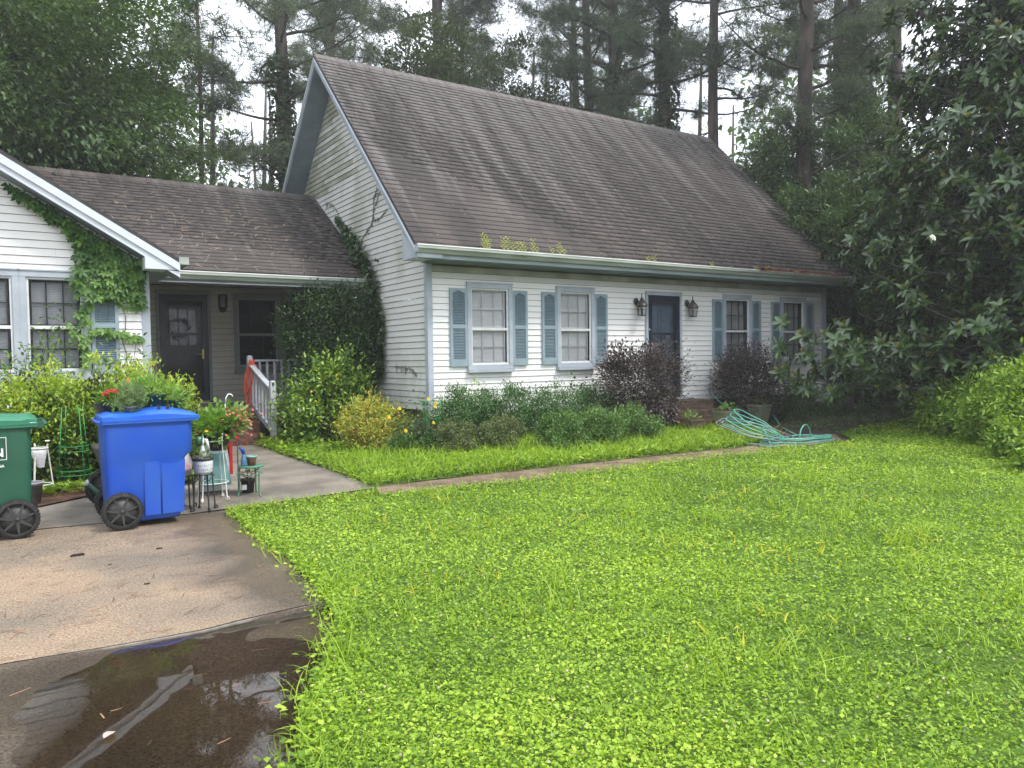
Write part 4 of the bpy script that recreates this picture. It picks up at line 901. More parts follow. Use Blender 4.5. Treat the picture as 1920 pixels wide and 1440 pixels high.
LF_yellow = leafmat('yellow_petal', [(.85, .60, .02), (.90, .70, .05)], tcol=(1.1, 1, .4))
LF_white = leafmat('white_petal', [(.8, .8, .7), (.85, .85, .8)], tcol=(1.1, 1.1, 1))
def blooms(parent, pts, size, m, name='flower', up=(0, -.5, .6), layers=3):
    for p in pts:
        n = layers; P = np.repeat(np.array([p]), n, 0)+np.arange(n)[:, None]*np.array([0, 0, .12*size]); dirs = nrm(rdir(n)*.4+np.array([1., 0, 0])); nn = nrm(np.repeat(np.array([up], float), n, 0)+rdir(n)*.3)
        leaves(name, P, dirs, nn, size*np.linspace(1, .5, n)*.9, size*np.linspace(1, .5, n)*.9, 'flower', m, parent, kind=None)
BT = 1.035  # top of the lid
t = thing('potted_plant', 'feathery grey-green herb in a small pot at the near edge of the blue lid', 'potted plant', (.925, 7.52, BT-.02), 'pots on the blue bin'); pot(t, .925, 7.53, BT-.03, .045, .06, .10, mat('printed_pot', (.02, .05, .04), (.10, .12, .16), .4, 30, ramp=(.45, .5)))
sprig(t, (.925, 7.54, 1.17), (.10, .09, .08), 300, .065, .05, 'bush_tuft', LF_dill, 10, .55, .9, stems=6)
t = thing('potted_plant', 'leafy plant in the big dark green pot on the blue lid', 'potted plant', (1.15, 7.75, BT), 'pots on the blue bin'); pot(t, 1.155, 7.76, BT+.0, .075, .10, .165, M_pot)
sprig(t, (1.13, 7.76, 1.25), (.17, .15, .08), 420, .05, .022, 'oval', leafmat('herb_leaf', [(.13, .26, .04), (.20, .36, .06), (.28, .44, .10)]), 16, .5, .6, stems=9)
t = thing('potted_plant', 'leafy plant in the small green pot right of the big pot on the blue lid', 'potted plant', (1.33, 7.72, BT), 'pots on the blue bin'); pot(t, 1.325, 7.72, BT, .042, .055, .10, mat('green_print_pot', (.02, .09, .045), (.03, .03, .03), .4, 22, ramp=(.45, .55)))
sprig(t, (1.36, 7.73, 1.17), (.11, .10, .07), 240, .042, .024, 'oval', MATS['herb_leaf'], 12, .5, .6, stems=7)
t = thing('potted_plant', 'red zinnias in a dark pot at the hinge end of the blue lid', 'potted plant', (.80, 7.85, BT), 'pots on the blue bin'); pot(t, .80, 7.85, BT, .05, .065, .11, M_blackpot)
sprig(t, (.82, 7.85, 1.17), (.10, .10, .07), 160, .055, .03, 'oval', LF_fresh, 8, .5, .4, stems=5)
blooms(t, [(.735, 7.76, 1.215), (.765, 7.74, 1.235), (.80, 7.74, 1.245), (.76, 7.77, 1.20), (.835, 7.76, 1.235)], .05, LF_red)
blooms(t, [(.93, 7.72, 1.335)], .04, LF_orange)
t = thing('nursery_tray', 'black plastic plant tray on the far side of the blue lid', 'tray', (.9, 7.95, BT), None)
frame4(MB(), .68, 1.32, 0, .1, .012, 0, .01) if False else None
MB().box((.68, 7.86, BT+.025), (1.28, 8.10, BT+.035)).box((.68, 7.86, BT+.035), (1.28, 7.87, BT+.085)).box((.68, 8.09, BT+.035), (1.28, 8.10, BT+.085)).box((.68, 7.87, BT+.035), (.69, 8.09, BT+.085)).box((1.27, 7.87, BT+.035), (1.28, 8.09, BT+.085)).build('tray', M_blackpot, t); MB().box((.665, 7.85, BT+.085), (1.29, 7.87, BT+.093)).build('rim', M_blackpot, t)
# wheelbarrow behind the bin
t = thing('wheelbarrow', 'black wheelbarrow tipped up behind the blue bin, handle showing above the lid', 'wheelbarrow', (1.0, 8.45, .05))
MB().loft([rrect(.78, 1.28, 8.42, 8.80, .42, .06, 4), rrect(.70, 1.36, 8.34, 8.88, .66, .08, 4), rrect(.71, 1.35, 8.35, 8.87, .665, .08, 4), rrect(.80, 1.26, 8.44, 8.78, .44, .06, 4)], True, False).build('tray', M_blackpot, t)
for yy in (8.40, 8.80): MB().tube([(.82, 8.6, .22), (.95, yy, .40), (1.36, yy, .90), (1.47, yy, 1.05)], .016, 8).build('frame', M_black, t); MB().tube([(1.47, yy, 1.05), (1.55, yy, 1.17), (1.575, yy, 1.185)], .021, 8).build('handle', mat('grip_rubber', (.03, .03, .03), None, .5), t)
wheel(t, .80, 8.60, .245, .18, -1); MB().tube([(1.15, 8.44, .40), (1.2, 8.42, .08)], .012, 6).tube([(1.15, 8.78, .40), (1.2, 8.8, .08)], .012, 6).build('leg', M_black, t)
# watering can, only the spout clears the bin
M_can = mat('can_green', (.02, .14, .09), (.03, .11, .08), .4, 8)
t = thing('watering_can', 'green watering can with white rose poking out left of the blue bin', 'watering can', (.84, 8.35, .05))
MB().lathe((.86, 8.33, .05), [(0, 0), (.085, 0), (.09, .02), (.08, .20), (.06, .23), (0, .235)], 20).build('body', M_can, t); MB().tube([(.80, 8.32, .12), (.71, 8.31, .24), (.63, 8.30, .335)], [.030, .022, .017], 10).build('spout', M_can, t)
MB().tube([(.632, 8.30, .333), (.605, 8.30, .352)], [.018, .036], 12).build('rose', mat('white_plastic', (.72, .72, .70), (.62, .62, .60), .4), t); MB().tube([(.92, 8.33, .24), (.97, 8.33, .27), (.99, 8.33, .18), (.94, 8.33, .10)], .011, 8).build('handle', M_can, t)

# ---------------------------------------------------------------- wire stands
M_wwire = mat('white_wire', (.72, .72, .70), (.55, .55, .52), .45, 20)
M_bwire = mat('black_wire', (.02, .022, .022), (.035, .035, .035), .45, 20)
def ring(mb, c, r, rad, n=28, sq=1.): mb.tube([(c[0]+r*math.cos(2*math.pi*k/n), c[1]+r*sq*math.sin(2*math.pi*k/n), c[2]) for k in range(n)], rad, 6, closed=True); return mb
def scroll(p, d, r=.02, n=12): return [(p[0]+d[0]*(r*math.sin(a)), p[1]+d[1]*(r*math.sin(a)), p[2]+r-r*math.cos(a)) for a in [1.7*math.pi*k/n for k in range(n+1)]]
def wire_stand(label, cx, cy, z, r_top, r_bot, h, m, rad, nleg=4, a0=.4, rings=((.26, 1.), (1., 1.)), up=.06, grp=None, feet=True):
    t = thing('plant_stand', label, 'plant stand', (cx, cy, z), grp)
    for k in range(nleg):
        a = a0+2*math.pi*k/nleg; c, s_ = math.cos(a), math.sin(a)
        pts = [(cx+c*(r_top+.01), cy+s_*(r_top+.01), z+h+up), (cx+c*r_top, cy+s_*r_top, z+h)]+[(cx+c*(r_top+(r_bot-r_top)*q), cy+s_*(r_top+(r_bot-r_top)*q), z+h*(1-q)+.01) for q in (.4, .75, 1.)]
        if feet: pts += scroll((cx+c*(r_bot+.005), cy+s_*(r_bot+.005), z+.004), (c, s_), .017)[1:]
        MB().tube(pts, rad, 7).build('leg', m, t)
    for f, q in rings:
        rr = (r_bot+(r_top-r_bot)*f)*q; ring(MB(), (cx, cy, z+h*f), rr, rad*.9).build('ring', m, t)
    return t
t = wire_stand('white wire plant stand holding the hanging flower basket', 1.76, 8.30, .05, .125, .17, .62, M_wwire, .0062, 4, .75, ((.30, 1.0), (1., 1.0)), .08)
b_ = thing('hanging_basket', 'brown basket of coral and red flowers with a white hook, on the white wire stand', 'flower basket', (1.84, 8.34, .58))
MB().lathe((1.83, 8.34, .56), [(0, 0), (.07, 0), (.11, .09), (.145, .17), (.15, .175), (.14, .165), (.10, .09)], 22).build('basket', mat('brown_basket', (.045, .03, .025), (.03, .02, .02), .7, 12), b_)
sprig(b_, (1.83, 8.34, .83), (.27, .22, .12), 900, .062, .04, 'oval', LF_fresh, 22, .4, .45, stems=10)
sprig(b_, (2.03, 8.30, .86), (.16, .14, .12), 260, .05, .03, 'oval', leafmat('pale_leaf', [(.18, .26, .08), (.30, .32, .12)]), 10, .5, .3, name='foliage', stems=4)
pp = [(2.03+rnd.gauss(0, .08), 8.22+rnd.gauss(0, .06), .87+rnd.gauss(0, .07)) for _ in range(38)]; blooms(b_, pp, .034, LF_pink, layers=2)
blooms(b_, [(1.90, 8.2, 1.0), (1.98, 8.16, .93), (1.97, 8.12, .83), (1.60, 8.12, .78), (2.12, 8.18, .86)], .04, leafmat('dark_red_petal', [(.20, .005, .01), (.35, .01, .02)], tcol=(1, .4, .4)), layers=3)
blooms(b_, [(1.93, 8.09, .64), (1.955, 8.08, .655), (1.91, 8.09, .65), (2.04, 8.09, .63), (2.06, 8.08, .66)], .038, MATS['dark_red_petal'], layers=3); blooms(b_, [(1.68, 8.12, .79)], .05, LF_yellow, layers=2)
MB().tube([(1.83+.13, 8.34, .73), (1.92, 8.34, .98), (1.925, 8.34, 1.06)], .004, 6).tube([(1.70, 8.34, .73), (1.91, 8.34, 1.0), (1.925, 8.34, 1.06)], .004, 6).tube([(1.925, 8.34, 1.05), (1.93, 8.34, 1.11), (1.955, 8.34, 1.145), (1.985, 8.34, 1.14), (2.0, 8.34, 1.115)], .008, 8).build('hook', M_wwire, b_)
# black stand with the white and blue pot
t = wire_stand('black wrought stand under the blue-patterned white pot', 1.585, 7.86, .032, .085, .11, .36, M_bwire, .0075, 4, .2, ((1., 1.),), 0)
MB().tube([(1.50, 7.79, .39), (1.55, 7.78, .33), (1.585, 7.78, .36), (1.62, 7.78, .33), (1.67, 7.79, .39)], .006, 6).build('scroll', M_bwire, t)
M_cer = mat('patterned_ceramic', (.70, .71, .72), (.62, .63, .66), .25, 6)
tt = M_cer.node_tree; g_ = N(tt, 'ShaderNodeNewGeometry'); w_ = N(tt, 'ShaderNodeTexVoronoi'); w_.inputs['Scale'].default_value = 70; sp_z = N(tt, 'ShaderNodeSeparateXYZ'); wv_ = N(tt, 'ShaderNodeMath', operation='PINGPONG'); wv_.inputs[1].default_value = .022
tt.links.new(g_.outputs['Position'], w_.inputs['Vector']); tt.links.new(g_.outputs['Position'], sp_z.inputs[0]); tt.links.new(sp_z.outputs['Z'], wv_.inputs[0]); l_ = N(tt, 'ShaderNodeMath', operation='LESS_THAN'); l_.inputs[1].default_value = .008; l2 = N(tt, 'ShaderNodeMath', operation='LESS_THAN'); l2.inputs[1].default_value = .38
tt.links.new(wv_.outputs[0], l_.inputs[0]); tt.links.new(w_.outputs['Distance'], l2.inputs[0]); ml = N(tt, 'ShaderNodeMath', operation='MULTIPLY'); tt.links.new(l_.outputs[0], ml.inputs[0]); tt.links.new(l2.outputs[0], ml.inputs[1])
mi = N(tt, 'ShaderNodeMixRGB'); mi.inputs[2].default_value = (.10, .13, .22, 1); b0 = tt.nodes['Principled BSDF']; tt.links.new(ml.outputs[0], mi.inputs[0]); tt.links.new(b0.inputs['Base Color'].links[0].from_socket, mi.inputs[1]); tt.links.new(mi.outputs[0], b0.inputs['Base Color'])
p_ = thing('ceramic_pot', 'white ceramic pot with blue pattern on the black wrought stand', 'pot', (1.585, 7.86, .40)); MB().lathe((1.585, 7.86, .40), [(0, 0), (.075, 0), (.085, .02), (.093, .10), (.093, .115), (.088, .13)], 26).build('pot', M_cer, p_)
MB().lathe((1.585, 7.86, .53), [(.096, 0), (.10, .01), (.098, .026), (.088, .026), (.086, 0)], 26).build('rim', M_blackpot, p_); MB().lathe((1.585, 7.86, .52), [(0, 0), (.09, .01)], 20).build('soil', M_earth, p_)
sprig(p_, (1.60, 7.86, .57), (.07, .07, .02), 40, .03, .018, 'oval', LF_dill, 8, .5, .6, stems=0)
# second black stand with the jug
t = wire_stand('black wrought stand under the plastic jug, mostly behind the blue bin', 1.462, 8.06, .04, .06, .075, .32, M_bwire, .0075, 4, .2, ((1., 1.),), 0)
j = thing('plastic_jug', 'clear plastic jug with pink print on the stand right of the blue bin', 'jug', (1.47, 8.06, .37))
MB().loft([rrect(1.425, 1.515, 8.02, 8.10, .37, .015), rrect(1.422, 1.518, 8.015, 8.105, .50, .02), rrect(1.435, 1.505, 8.03, 8.09, .545, .02), rrect(1.455, 1.485, 8.045, 8.075, .60, .012), rrect(1.455, 1.485, 8.045, 8.075, .625, .012)], True).build('bottle', mat('cloudy_plastic', (.62, .56, .54), (.52, .47, .44), .3, 14), j)
MB().box((1.43, 8.010, .425), (1.51, 8.0145, .49)).build('label', mat('pink_print', (.72, .35, .36), (.72, .62, .60), .5, 60, 2, ramp=(.45, .55)), j)
# hose nozzle bottle with green trigger
s = thing('trigger_sprayer', 'white sprayer with dark green head standing in the patterned pot', 'sprayer', (1.60, 7.92, .55))
MB().lathe((1.60, 7.94, .545), [(0, 0), (.035, 0), (.028, .06), (.02, .085), (.016, .12)], 14).build('bottle', MATS['white_plastic'], s); MB().loft([rrect(1.545, 1.585, 7.92, 7.96, .66, .012), rrect(1.54, 1.59, 7.915, 7.965, .70, .015), rrect(1.545, 1.60, 7.92, 7.96, .755, .015)], True).build('head', mat('sprayer_green', (.01, .10, .045), None, .35), s); MB().tube([(1.60, 7.94, .66), (1.61, 7.94, .74), (1.64, 7.94, .72), (1.655, 7.93, .63)], .014, 8).build('trigger', MATS['white_plastic'], s)
# teal plastic tub lying on its side, bag behind
MB_ = MB().loft([rrect(1.70, 1.99, 8.44, 8.60, .17, .03, 4), rrect(1.70, 1.99, 8.43, 8.61, .20, .04, 4), rrect(1.76, 1.95, 8.52, 8.62, .50, .04, 4)], True)
M_teal = mat('teal_plastic', (.16, .36, .34), (.22, .44, .42), .35, 8)
tag(MB_.build('watering_tub', M_teal), 'teal plastic tub standing under the flower basket', 'tub')
bg_ = thing('paper_bag', 'white fertiliser bag with a red edge behind the wire stand', 'bag', (1.9, 8.68, .08))
MB().loft([[(1.72, 8.68, .08), (2.02, 8.66, .08), (2.02, 8.74, .08), (1.72, 8.76, .08)], [(1.71, 8.66, .35), (2.03, 8.65, .35), (2.03, 8.75, .35), (1.71, 8.76, .35)], [(1.74, 8.70, .62), (1.99, 8.69, .66), (1.99, 8.71, .66), (1.74, 8.72, .62)]]).build('bag', mat('white_paper', (.70, .70, .70), (.60, .60, .62), .5, 5), bg_)
MB().box((2.021, 8.645, .25), (2.052, 8.76, .58)).build('edge_band', mat('red_print', (.62, .02, .03), None, .4), bg_)
# green bistro stool
t = thing('metal_stool', 'small round green metal stool at the edge of the lawn, pots on top', 'stool', (2.165, 8.33, .05))
M_gst = mat('green_enamel', (.06, .20, .12), (.09, .24, .16), .4, 18, 5)
MB().lathe((2.165, 8.33, .365), [(0, .008), (.135, .008), (.14, .004), (.14, -.008), (.13, -.010), (0, .0)], 30).build('seat', M_gst, t)
for k in range(3):
    a = .95+2*math.pi*k/3; c, s_ = math.cos(a), math.sin(a); MB().tube([(2.165+c*q, 8.33+s_*q, zz) for q, zz in ((.11, .365), (.128, .30), (.122, .20), (.125, .10), (.135, .058), (.15, .052))], .0095, 8).build('leg', M_gst, t)
ring(MB(), (2.165, 8.33, .285), .12, .004).build('ring', M_gst, t)
t = thing('spray_bottle', 'blue spray bottle standing on the green stool', 'bottle', (2.09, 8.30, .375)); M_bb = mat('clear_blue', (.05, .12, .24), (.09, .20, .34), .2, 10)
MB().lathe((2.085, 8.30, .375), [(0, 0), (.032, 0), (.035, .01), (.033, .07), (.018, .11), (.014, .135)], 16).build('bottle', M_bb, t); MB().tube([(2.085, 8.30, .505), (2.075, 8.30, .545), (2.04, 8.29, .575)], [.018, .02, .012], 8).build('spray_head', mat('blue_cap', (.02, .07, .42), None, .35), t)
t = thing('terracotta_pot', 'brown pot with a teal rim standing on the green stool', 'pot', (2.165, 8.33, .375)); MB().lathe((2.165, 8.30, .375), [(0, 0), (.038, 0), (.048, .06), (.054, .09)], 20).build('pot', mat('brown_clay', (.20, .07, .045), (.14, .06, .04), .5, 14), t); MB().lathe((2.165, 8.30, .46), [(.052, 0), (.060, .006), (.060, .018), (.048, .018), (.046, -.01)], 20).build('rim', M_teal, t)
t = thing('nursery_pot', 'black nursery pot of twiggy seedlings under the green stool', 'potted plant', (2.16, 8.45, .055)); pot(t, 2.17, 8.50, .055, .06, .075, .15, M_blackpot); sprig(t, (2.17, 8.50, .26), (.10, .09, .05), 90, .04, .02, 'oval', leafmat('dry_leaf', [(.10, .09, .05), (.22, .22, .12)]), 8, .5, .5, stems=7, stem_m=M_bark); MB().box((2.085, 8.41, .10), (2.135, 8.413, .155)).build('tag', M_wprint, t)
t = thing('metal_flower', 'dark red flower ornament on a black stake beside the stool', 'garden ornament', (2.10, 8.62, .07)); MB().tube([(2.10, 8.62, .07), (2.10, 8.62, .64)], .006, 6).build('stake', M_bwire, t); blooms(t, [(2.10, 8.60, .655)], .05, LF_red)
# left group: white stand, net bag, grey pot
t = wire_stand('white wire plant stand between the green bin and the hedge', .27, 9.30, .09, .07, .125, .55, M_wwire, .0075, 3, 0.0, ((.27, 1.), (.96, 1.1)), .02, feet=False)
ring(MB(), (.345, 9.28, .69), .016, .008, 12).build('finial', M_wwire, t)
t = thing('mesh_bag', 'white mesh net bag hanging in the white wire stand', 'bag', (.26, 9.25, .5)); MB().loft([rrect(.20, .335, 9.22, 9.31, .60, .03), rrect(.195, .335, 9.21, 9.32, .57, .04), rrect(.22, .32, 9.24, 9.31, .49, .03), rrect(.25, .31, 9.25, 9.29, .42, .02)], True, False).build('bag', mat('white_mesh', (.70, .70, .70), (.50, .50, .52), .7, 60, 3), t)
t = thing('grey_pot', 'grey plastic pot with a pale rim beside the green bin', 'pot', (.19, 9.0, .09)); pot(t, .175, 9.02, .085, .085, .11, .22, mat('grey_plastic', (.10, .11, .12), (.14, .15, .16), .5, 10)); ring(MB(), (.175, 9.02, .30), .112, .008).build('rim', mat('pale_grey', (.40, .40, .41), None, .5), t)
def tomato_cage(label, x, y, z, r0, r1, h, hs, n=4, m=None):
    m = m or mat('green_wire', (.02, .26, .06), (.02, .20, .05), .4); t = thing('tomato_cage', label, 'plant support', (x, y, z), 'green wire cages')
    for q in hs: rr = r0+(r1-r0)*q; ring(MB(), (x, y, z+h*q), rr, .0045, 26).build('ring', m, t)
    for k in range(n): a = .5+2*math.pi*k/n; MB().tube([(x+r0*math.cos(a), y+r0*math.sin(a), z), (x+r1*math.cos(a), y+r1*math.sin(a), z+h)], .0045, 6).build('wire', m, t)
    return t
tomato_cage('green wire tomato cage standing against the hedge left of the blue bin', .60, 9.62, .10, .19, .115, .92, (.19, .245, .47, .53))
tomato_cage('green wire hoop cage holding the yellow roses by the house corner', 5.08, 9.72, .10, .08, .16, .77, (.35, .68, 1.))

# ================================================================== planters and hose at the front steps
def planter(label, x, y, z, w0, w1, h, m):
    t = thing('planter', label, 'planter', (x, y, z), 'square olive planters'); MB().loft([rrect(x-w0/2, x+w0/2, y-w0/2, y+w0/2, z, .012), rrect(x-w1/2, x+w1/2, y-w1/2, y+w1/2, z+h*.9, .012), rrect(x-w1/2-.012, x+w1/2+.012, y-w1/2-.012, y+w1/2+.012, z+h*.905, .012), rrect(x-w1/2-.012, x+w1/2+.012, y-w1/2-.012, y+w1/2+.012, z+h, .012)]).build('tub', m, t)
    MB().box((x-w1/2+.02, y-w1/2+.02, z+h), (x+w1/2-.02, y+w1/2-.02, z+h+.004)).build('soil', M_earth, t)
    sprig(t, (x, y, z+h+.02), (w1*.42, w1*.42, .04), 60, .06, .035, 'oval', MATS['herb_leaf'], 10, .5, .6, stems=0); return t
M_olive = mat('olive_planter', (.20, .21, .13), (.15, .16, .10), .6, 5)
planter('square olive planter on the left of the hose, beside the brick steps', 10.86, 9.32, .09, .22, .33, .37, M_olive)
planter('square olive planter right of the hose, beyond the steps', 12.35, 9.75, .10, .22, .34, .38, M_olive)
planter('low mossy square planter left of the brick steps', 10.0, 9.35, .09, .30, .34, .26, M_brickold)
pv = MB().box((10.5, 8.72, .06), (11.35, 9.10, .12)); tag(pv.build('stepping_slab', M_brickold), 'low mossy concrete slab in front of the brick steps', 'slab')
tag(MB().box((11.63, 9.0, .07), (11.85, 9.12, .13)).build('loose_paver', M_brick), 'small red paver lying behind the coiled hose', 'paver')
tag(MB().tube([(13.20, FY-.12, .12), (13.2, FY-.12, .62), (13.2, FY-.05, .64)], .04, 10).build('downpipe', M_sash), 'pale drain pipe at the foot of the house wall right of the planters', 'pipe')
hose = MB(); r = random.Random(9)
def loop(c, rx, ry, tilt=0., lift=0., n=44, ph=0., gap=0.):
    p = []
    for i in range(n):
        a = ph+(2*math.pi-gap)*i/n; x = rx*math.cos(a); y = ry*math.sin(a)
        p.append((c[0]+x*math.cos(tilt)-y*math.sin(tilt), c[1]+x*math.sin(tilt)+y*math.cos(tilt), gz(c[1])+c[2]+lift*(.5+.5*math.cos(a-2.6))+.008*math.sin(5*a+c[0]*9)))
    return p
M_hose = mat('mint_hose', (.11, .36, .29), (.08, .27, .22), .35, 8); M_hose2 = mat('grey_hose', (.16, .14, .13), (.22, .20, .19), .4, 8)
for k in range(5): hose.tube(loop((10.55+r.gauss(0, .10), 7.55+r.gauss(0, .06), .03+.02*k), .62+r.gauss(0, .07), .24+r.gauss(0, .04), -.25+r.gauss(0, .1), 0, ph=r.random()*6), .0105, 7, closed=True)
for k in range(4): hose.tube(loop((9.98+.06*k, 8.0+.03*k, .05+.02*k), .50-.05*k, .26, -.55, .30+.04*k), .0105, 7, closed=True)
hose.tube([(10.75+.19*math.cos(a), 7.62-.02*a, gz(7.6)+.03+.27*math.sin(a)) for a in [math.pi*i/16 for i in range(17)]], .0105, 7)
hose.tube([(10.3, 8.2, .4), (10.6, 8.8, .25), (11.3, 9.3, .3), (11.7, 10.2, .55), (11.75, 10.5, .75)], .0105, 7); hose.tube([(10.8, 7.7, .1), (11.9, 8.9, .12), (12.9, 9.9, .3), (13.3, 10.7, .7)], .0105, 7)
hose.tube([(9.6, 8.1, .35), (9.62, 7.9, .08), (9.9, 7.6, .05), (10.1, 7.9, .3)], .0105, 7)
ho = hose.build('garden_hose', M_hose); tag(ho, 'heap of mint green garden hose on the lawn in front of the steps', 'hose')
h2 = MB()
for k in range(2): h2.tube(loop((9.95+.08*k, 7.98, .04+.03*k), .60, .30, -.5, .32), .009, 7, closed=True)
h2.tube(loop((10.45, 7.52, .05), .7, .27, -.22), .009, 7, closed=True); tag(h2.build('garden_hose', M_hose2), 'thin grey hose tangled in the heap of mint green hose', 'hose')
# ================================================================== foliage colours
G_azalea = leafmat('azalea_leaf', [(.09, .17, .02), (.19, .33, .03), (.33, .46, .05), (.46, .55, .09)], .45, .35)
G_azdark = leafmat('azalea_shade_leaf', [(.03, .06, .012), (.07, .12, .02), (.16, .22, .03)], .45, .3)  # darker copy for inner leaves: shade inside the bush put into the colour
G_jas = leafmat('vine_leaf', [(.016, .045, .012), (.034, .085, .020), (.09, .16, .04)], .42, .18, spec=.4)
G_gard = leafmat('gardenia_leaf', [(.04, .10, .012), (.09, .19, .02), (.20, .33, .035), (.34, .44, .06)], .33, .22, spec=.5)
G_nand = leafmat('nandina_leaf', [(.16, .26, .03), (.34, .42, .06), (.52, .50, .09), (.50, .32, .12)], .45, .35)
G_box = leafmat('boxwood_leaf', [(.06, .09, .03), (.11, .155, .05), (.21, .23, .10)], .45, .2)
G_jun = leafmat('low_shrub_leaf', [(.030, .085, .028), (.065, .16, .045), (.14, .27, .08)], .45, .25)
G_lorodk = leafmat('loropetalum_leaf', [(.026, .038, .022), (.050, .050, .040), (.10, .080, .080), (.21, .155, .155)], .42, .2, (1.3, .9, .9))
G_rose = leafmat('rose_leaf', [(.025, .06, .02), (.06, .13, .035), (.14, .24, .06)], .45, .3)
G_ivy = leafmat('ivy_leaf', [(.012, .035, .010), (.035, .08, .022), (.09, .15, .05)], .4, .2, spec=.5)
G_creep = leafmat('creeper_leaf', [(.03, .09, .015), (.07, .17, .025), (.16, .30, .045)], .42, .35)
G_oak = leafmat('oak_leaf', [(.030, .066, .026), (.055, .110, .040), (.11, .185, .065)], .45, .38, (1.5, 1.4, .55))
G_pine = leafmat('pine_needle', [(.045, .080, .045), (.075, .12, .06), (.12, .165, .085)], .55, .25)
G_bay = leafmat('bay_leaf', [(.035, .085, .032), (.08, .155, .055), (.16, .25, .10)], .35, .22, spec=.5)
G_mag = leafmat('magnolia_leaf', [(.018, .042, .010), (.036, .076, .017), (.068, .125, .028)], .23, .08, spec=.6)
G_magnew = leafmat('young_magnolia_leaf', [(.10, .16, .02), (.20, .24, .03), (.24, .15, .04)], .4, .35)
G_weed = leafmat('right_shrub_leaf', [(.09, .17, .02), (.20, .34, .035), (.34, .49, .07)], .45, .35)
M_trunk = mat('pine_bark', (.085, .065, .052), (.035, .028, .024), .95, 6, 8, .9, 22, stretch=(1, 1, .25), ramp=(.38, .6))
M_btrunk = mat('grey_bark', (.07, .062, .055), (.03, .027, .024), .95, 6, 8, .8, 25, stretch=(1, 1, .3))
M_vine = mat('vine_stem', (.10, .08, .055), (.05, .04, .03), .9)

def shrub(name, label, cat, c, R, n, L, W, tm, m, K=40, rc=.35, up=.3, zmin=.06, group=None, stems=10, shell=.72, droop=0., stem_r=.012, base=None, rough=.12, m2=None, stem_m=None):
    t = thing(name, label, cat, (c[0], c[1], zmin), group)
    P, out, cc = clumps(c, R, K, min(R)*rc, n, shell, zmin=zmin, rough=rough)
    D = nrm(out*.7+np.array([0, 0, (up-droop)*.7])+rdir(len(P))*.85); Nn = nrm(rdir(len(P))*.5+np.array([0, 0, .8])+out*.3)
    sc = .65+.6*rs.rand(len(P))
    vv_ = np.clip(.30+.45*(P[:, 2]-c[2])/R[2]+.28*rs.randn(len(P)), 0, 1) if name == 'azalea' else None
    leaves('foliage', P, D, Nn, L*sc, W*sc, tm, m, t, vv_)
    limbs(t, base or (c[0], c[1], zmin), [tuple(q) for q in cc[:stems]], stem_r, stem_m or M_bark, 'stem', kind='stuff')
    return t

# ------------------------------------------------------------------ left bed: azaleas, sapling
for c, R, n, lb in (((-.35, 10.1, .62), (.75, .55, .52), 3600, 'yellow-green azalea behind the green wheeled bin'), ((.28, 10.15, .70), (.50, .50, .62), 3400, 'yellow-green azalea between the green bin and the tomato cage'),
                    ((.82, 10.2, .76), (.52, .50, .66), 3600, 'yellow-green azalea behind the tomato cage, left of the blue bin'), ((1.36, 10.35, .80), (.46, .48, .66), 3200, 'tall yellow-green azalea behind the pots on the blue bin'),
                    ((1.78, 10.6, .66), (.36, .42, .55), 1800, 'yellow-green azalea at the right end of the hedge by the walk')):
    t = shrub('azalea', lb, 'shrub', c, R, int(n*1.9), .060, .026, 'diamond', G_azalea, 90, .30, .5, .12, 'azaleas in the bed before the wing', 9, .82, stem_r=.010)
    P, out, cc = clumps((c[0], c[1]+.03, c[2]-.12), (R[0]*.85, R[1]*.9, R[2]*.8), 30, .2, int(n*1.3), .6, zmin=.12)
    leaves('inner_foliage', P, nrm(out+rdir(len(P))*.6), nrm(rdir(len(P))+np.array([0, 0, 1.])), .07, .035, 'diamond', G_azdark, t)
def bough_plant(name, label, cat, base, tips, n, L, W, tm, m, stem_r=.01, spread=.12, sag=.05, stem_m=None, group=None):
    t = thing(name, label, cat, base, group); mb = MB(); P = []; D = []
    for tp in tips:
        b = Vector(base); tp = Vector(tp); k = 9; pts = [b.lerp(tp, i/k)+Vector((0, 0, sag*math.sin(math.pi*i/k)*(tp-b).length)) for i in range(k+1)]
        mb.tube(pts, [stem_r*(1-.75*i/k) for i in range(k+1)], 6)
        for i in range(n):
            s = .30+.7*rnd.random(); q = pts[0].lerp(pts[-1], s); j = min(k-1, int(s*k)); q = pts[j].lerp(pts[j+1], s*k-j)
            off = Vector((rnd.gauss(0, 1), rnd.gauss(0, .7), rnd.gauss(0, .7)))*spread; P.append(tuple(q+off)); D.append(tuple(off.normalized()+Vector((0, 0, -.15))))
    mb.build('stem', stem_m or M_bark, t, kind='stuff')
    P, D = np.array(P), np.array(D); leaves('foliage', P, D, nrm(rdir(len(P))*.4+np.array([0, 0, 1.])), L, W, tm, m, t)
    return t
bough_plant('sapling', 'slender green sapling arching in front of the wing window', 'sapling', (.06, 10.7, .1), [(.22, 10.5, 1.62), (.42, 10.45, 1.75), (-.12, 10.5, 1.50), (.05, 10.3, 1.45), (.48, 10.5, 1.42), (.66, 11.0, 2.08), (-.35, 10.5, 1.35)], 210, .075, .036, 'diamond', leafmat('sapling_leaf', [(.05, .12, .025), (.10, .21, .04), (.20, .32, .08)]), .012, .11)
bough_plant('sapling', 'leafy weed stem rising between the wing shutter and the hedge', 'sapling', (1.2, 10.9, .1), [(1.05, 10.9, 1.60), (1.42, 10.9, 1.72), (1.25, 10.85, 1.50), (.98, 10.8, 1.42)], 60, .085, .04, 'oval', G_rose, .012, .10)
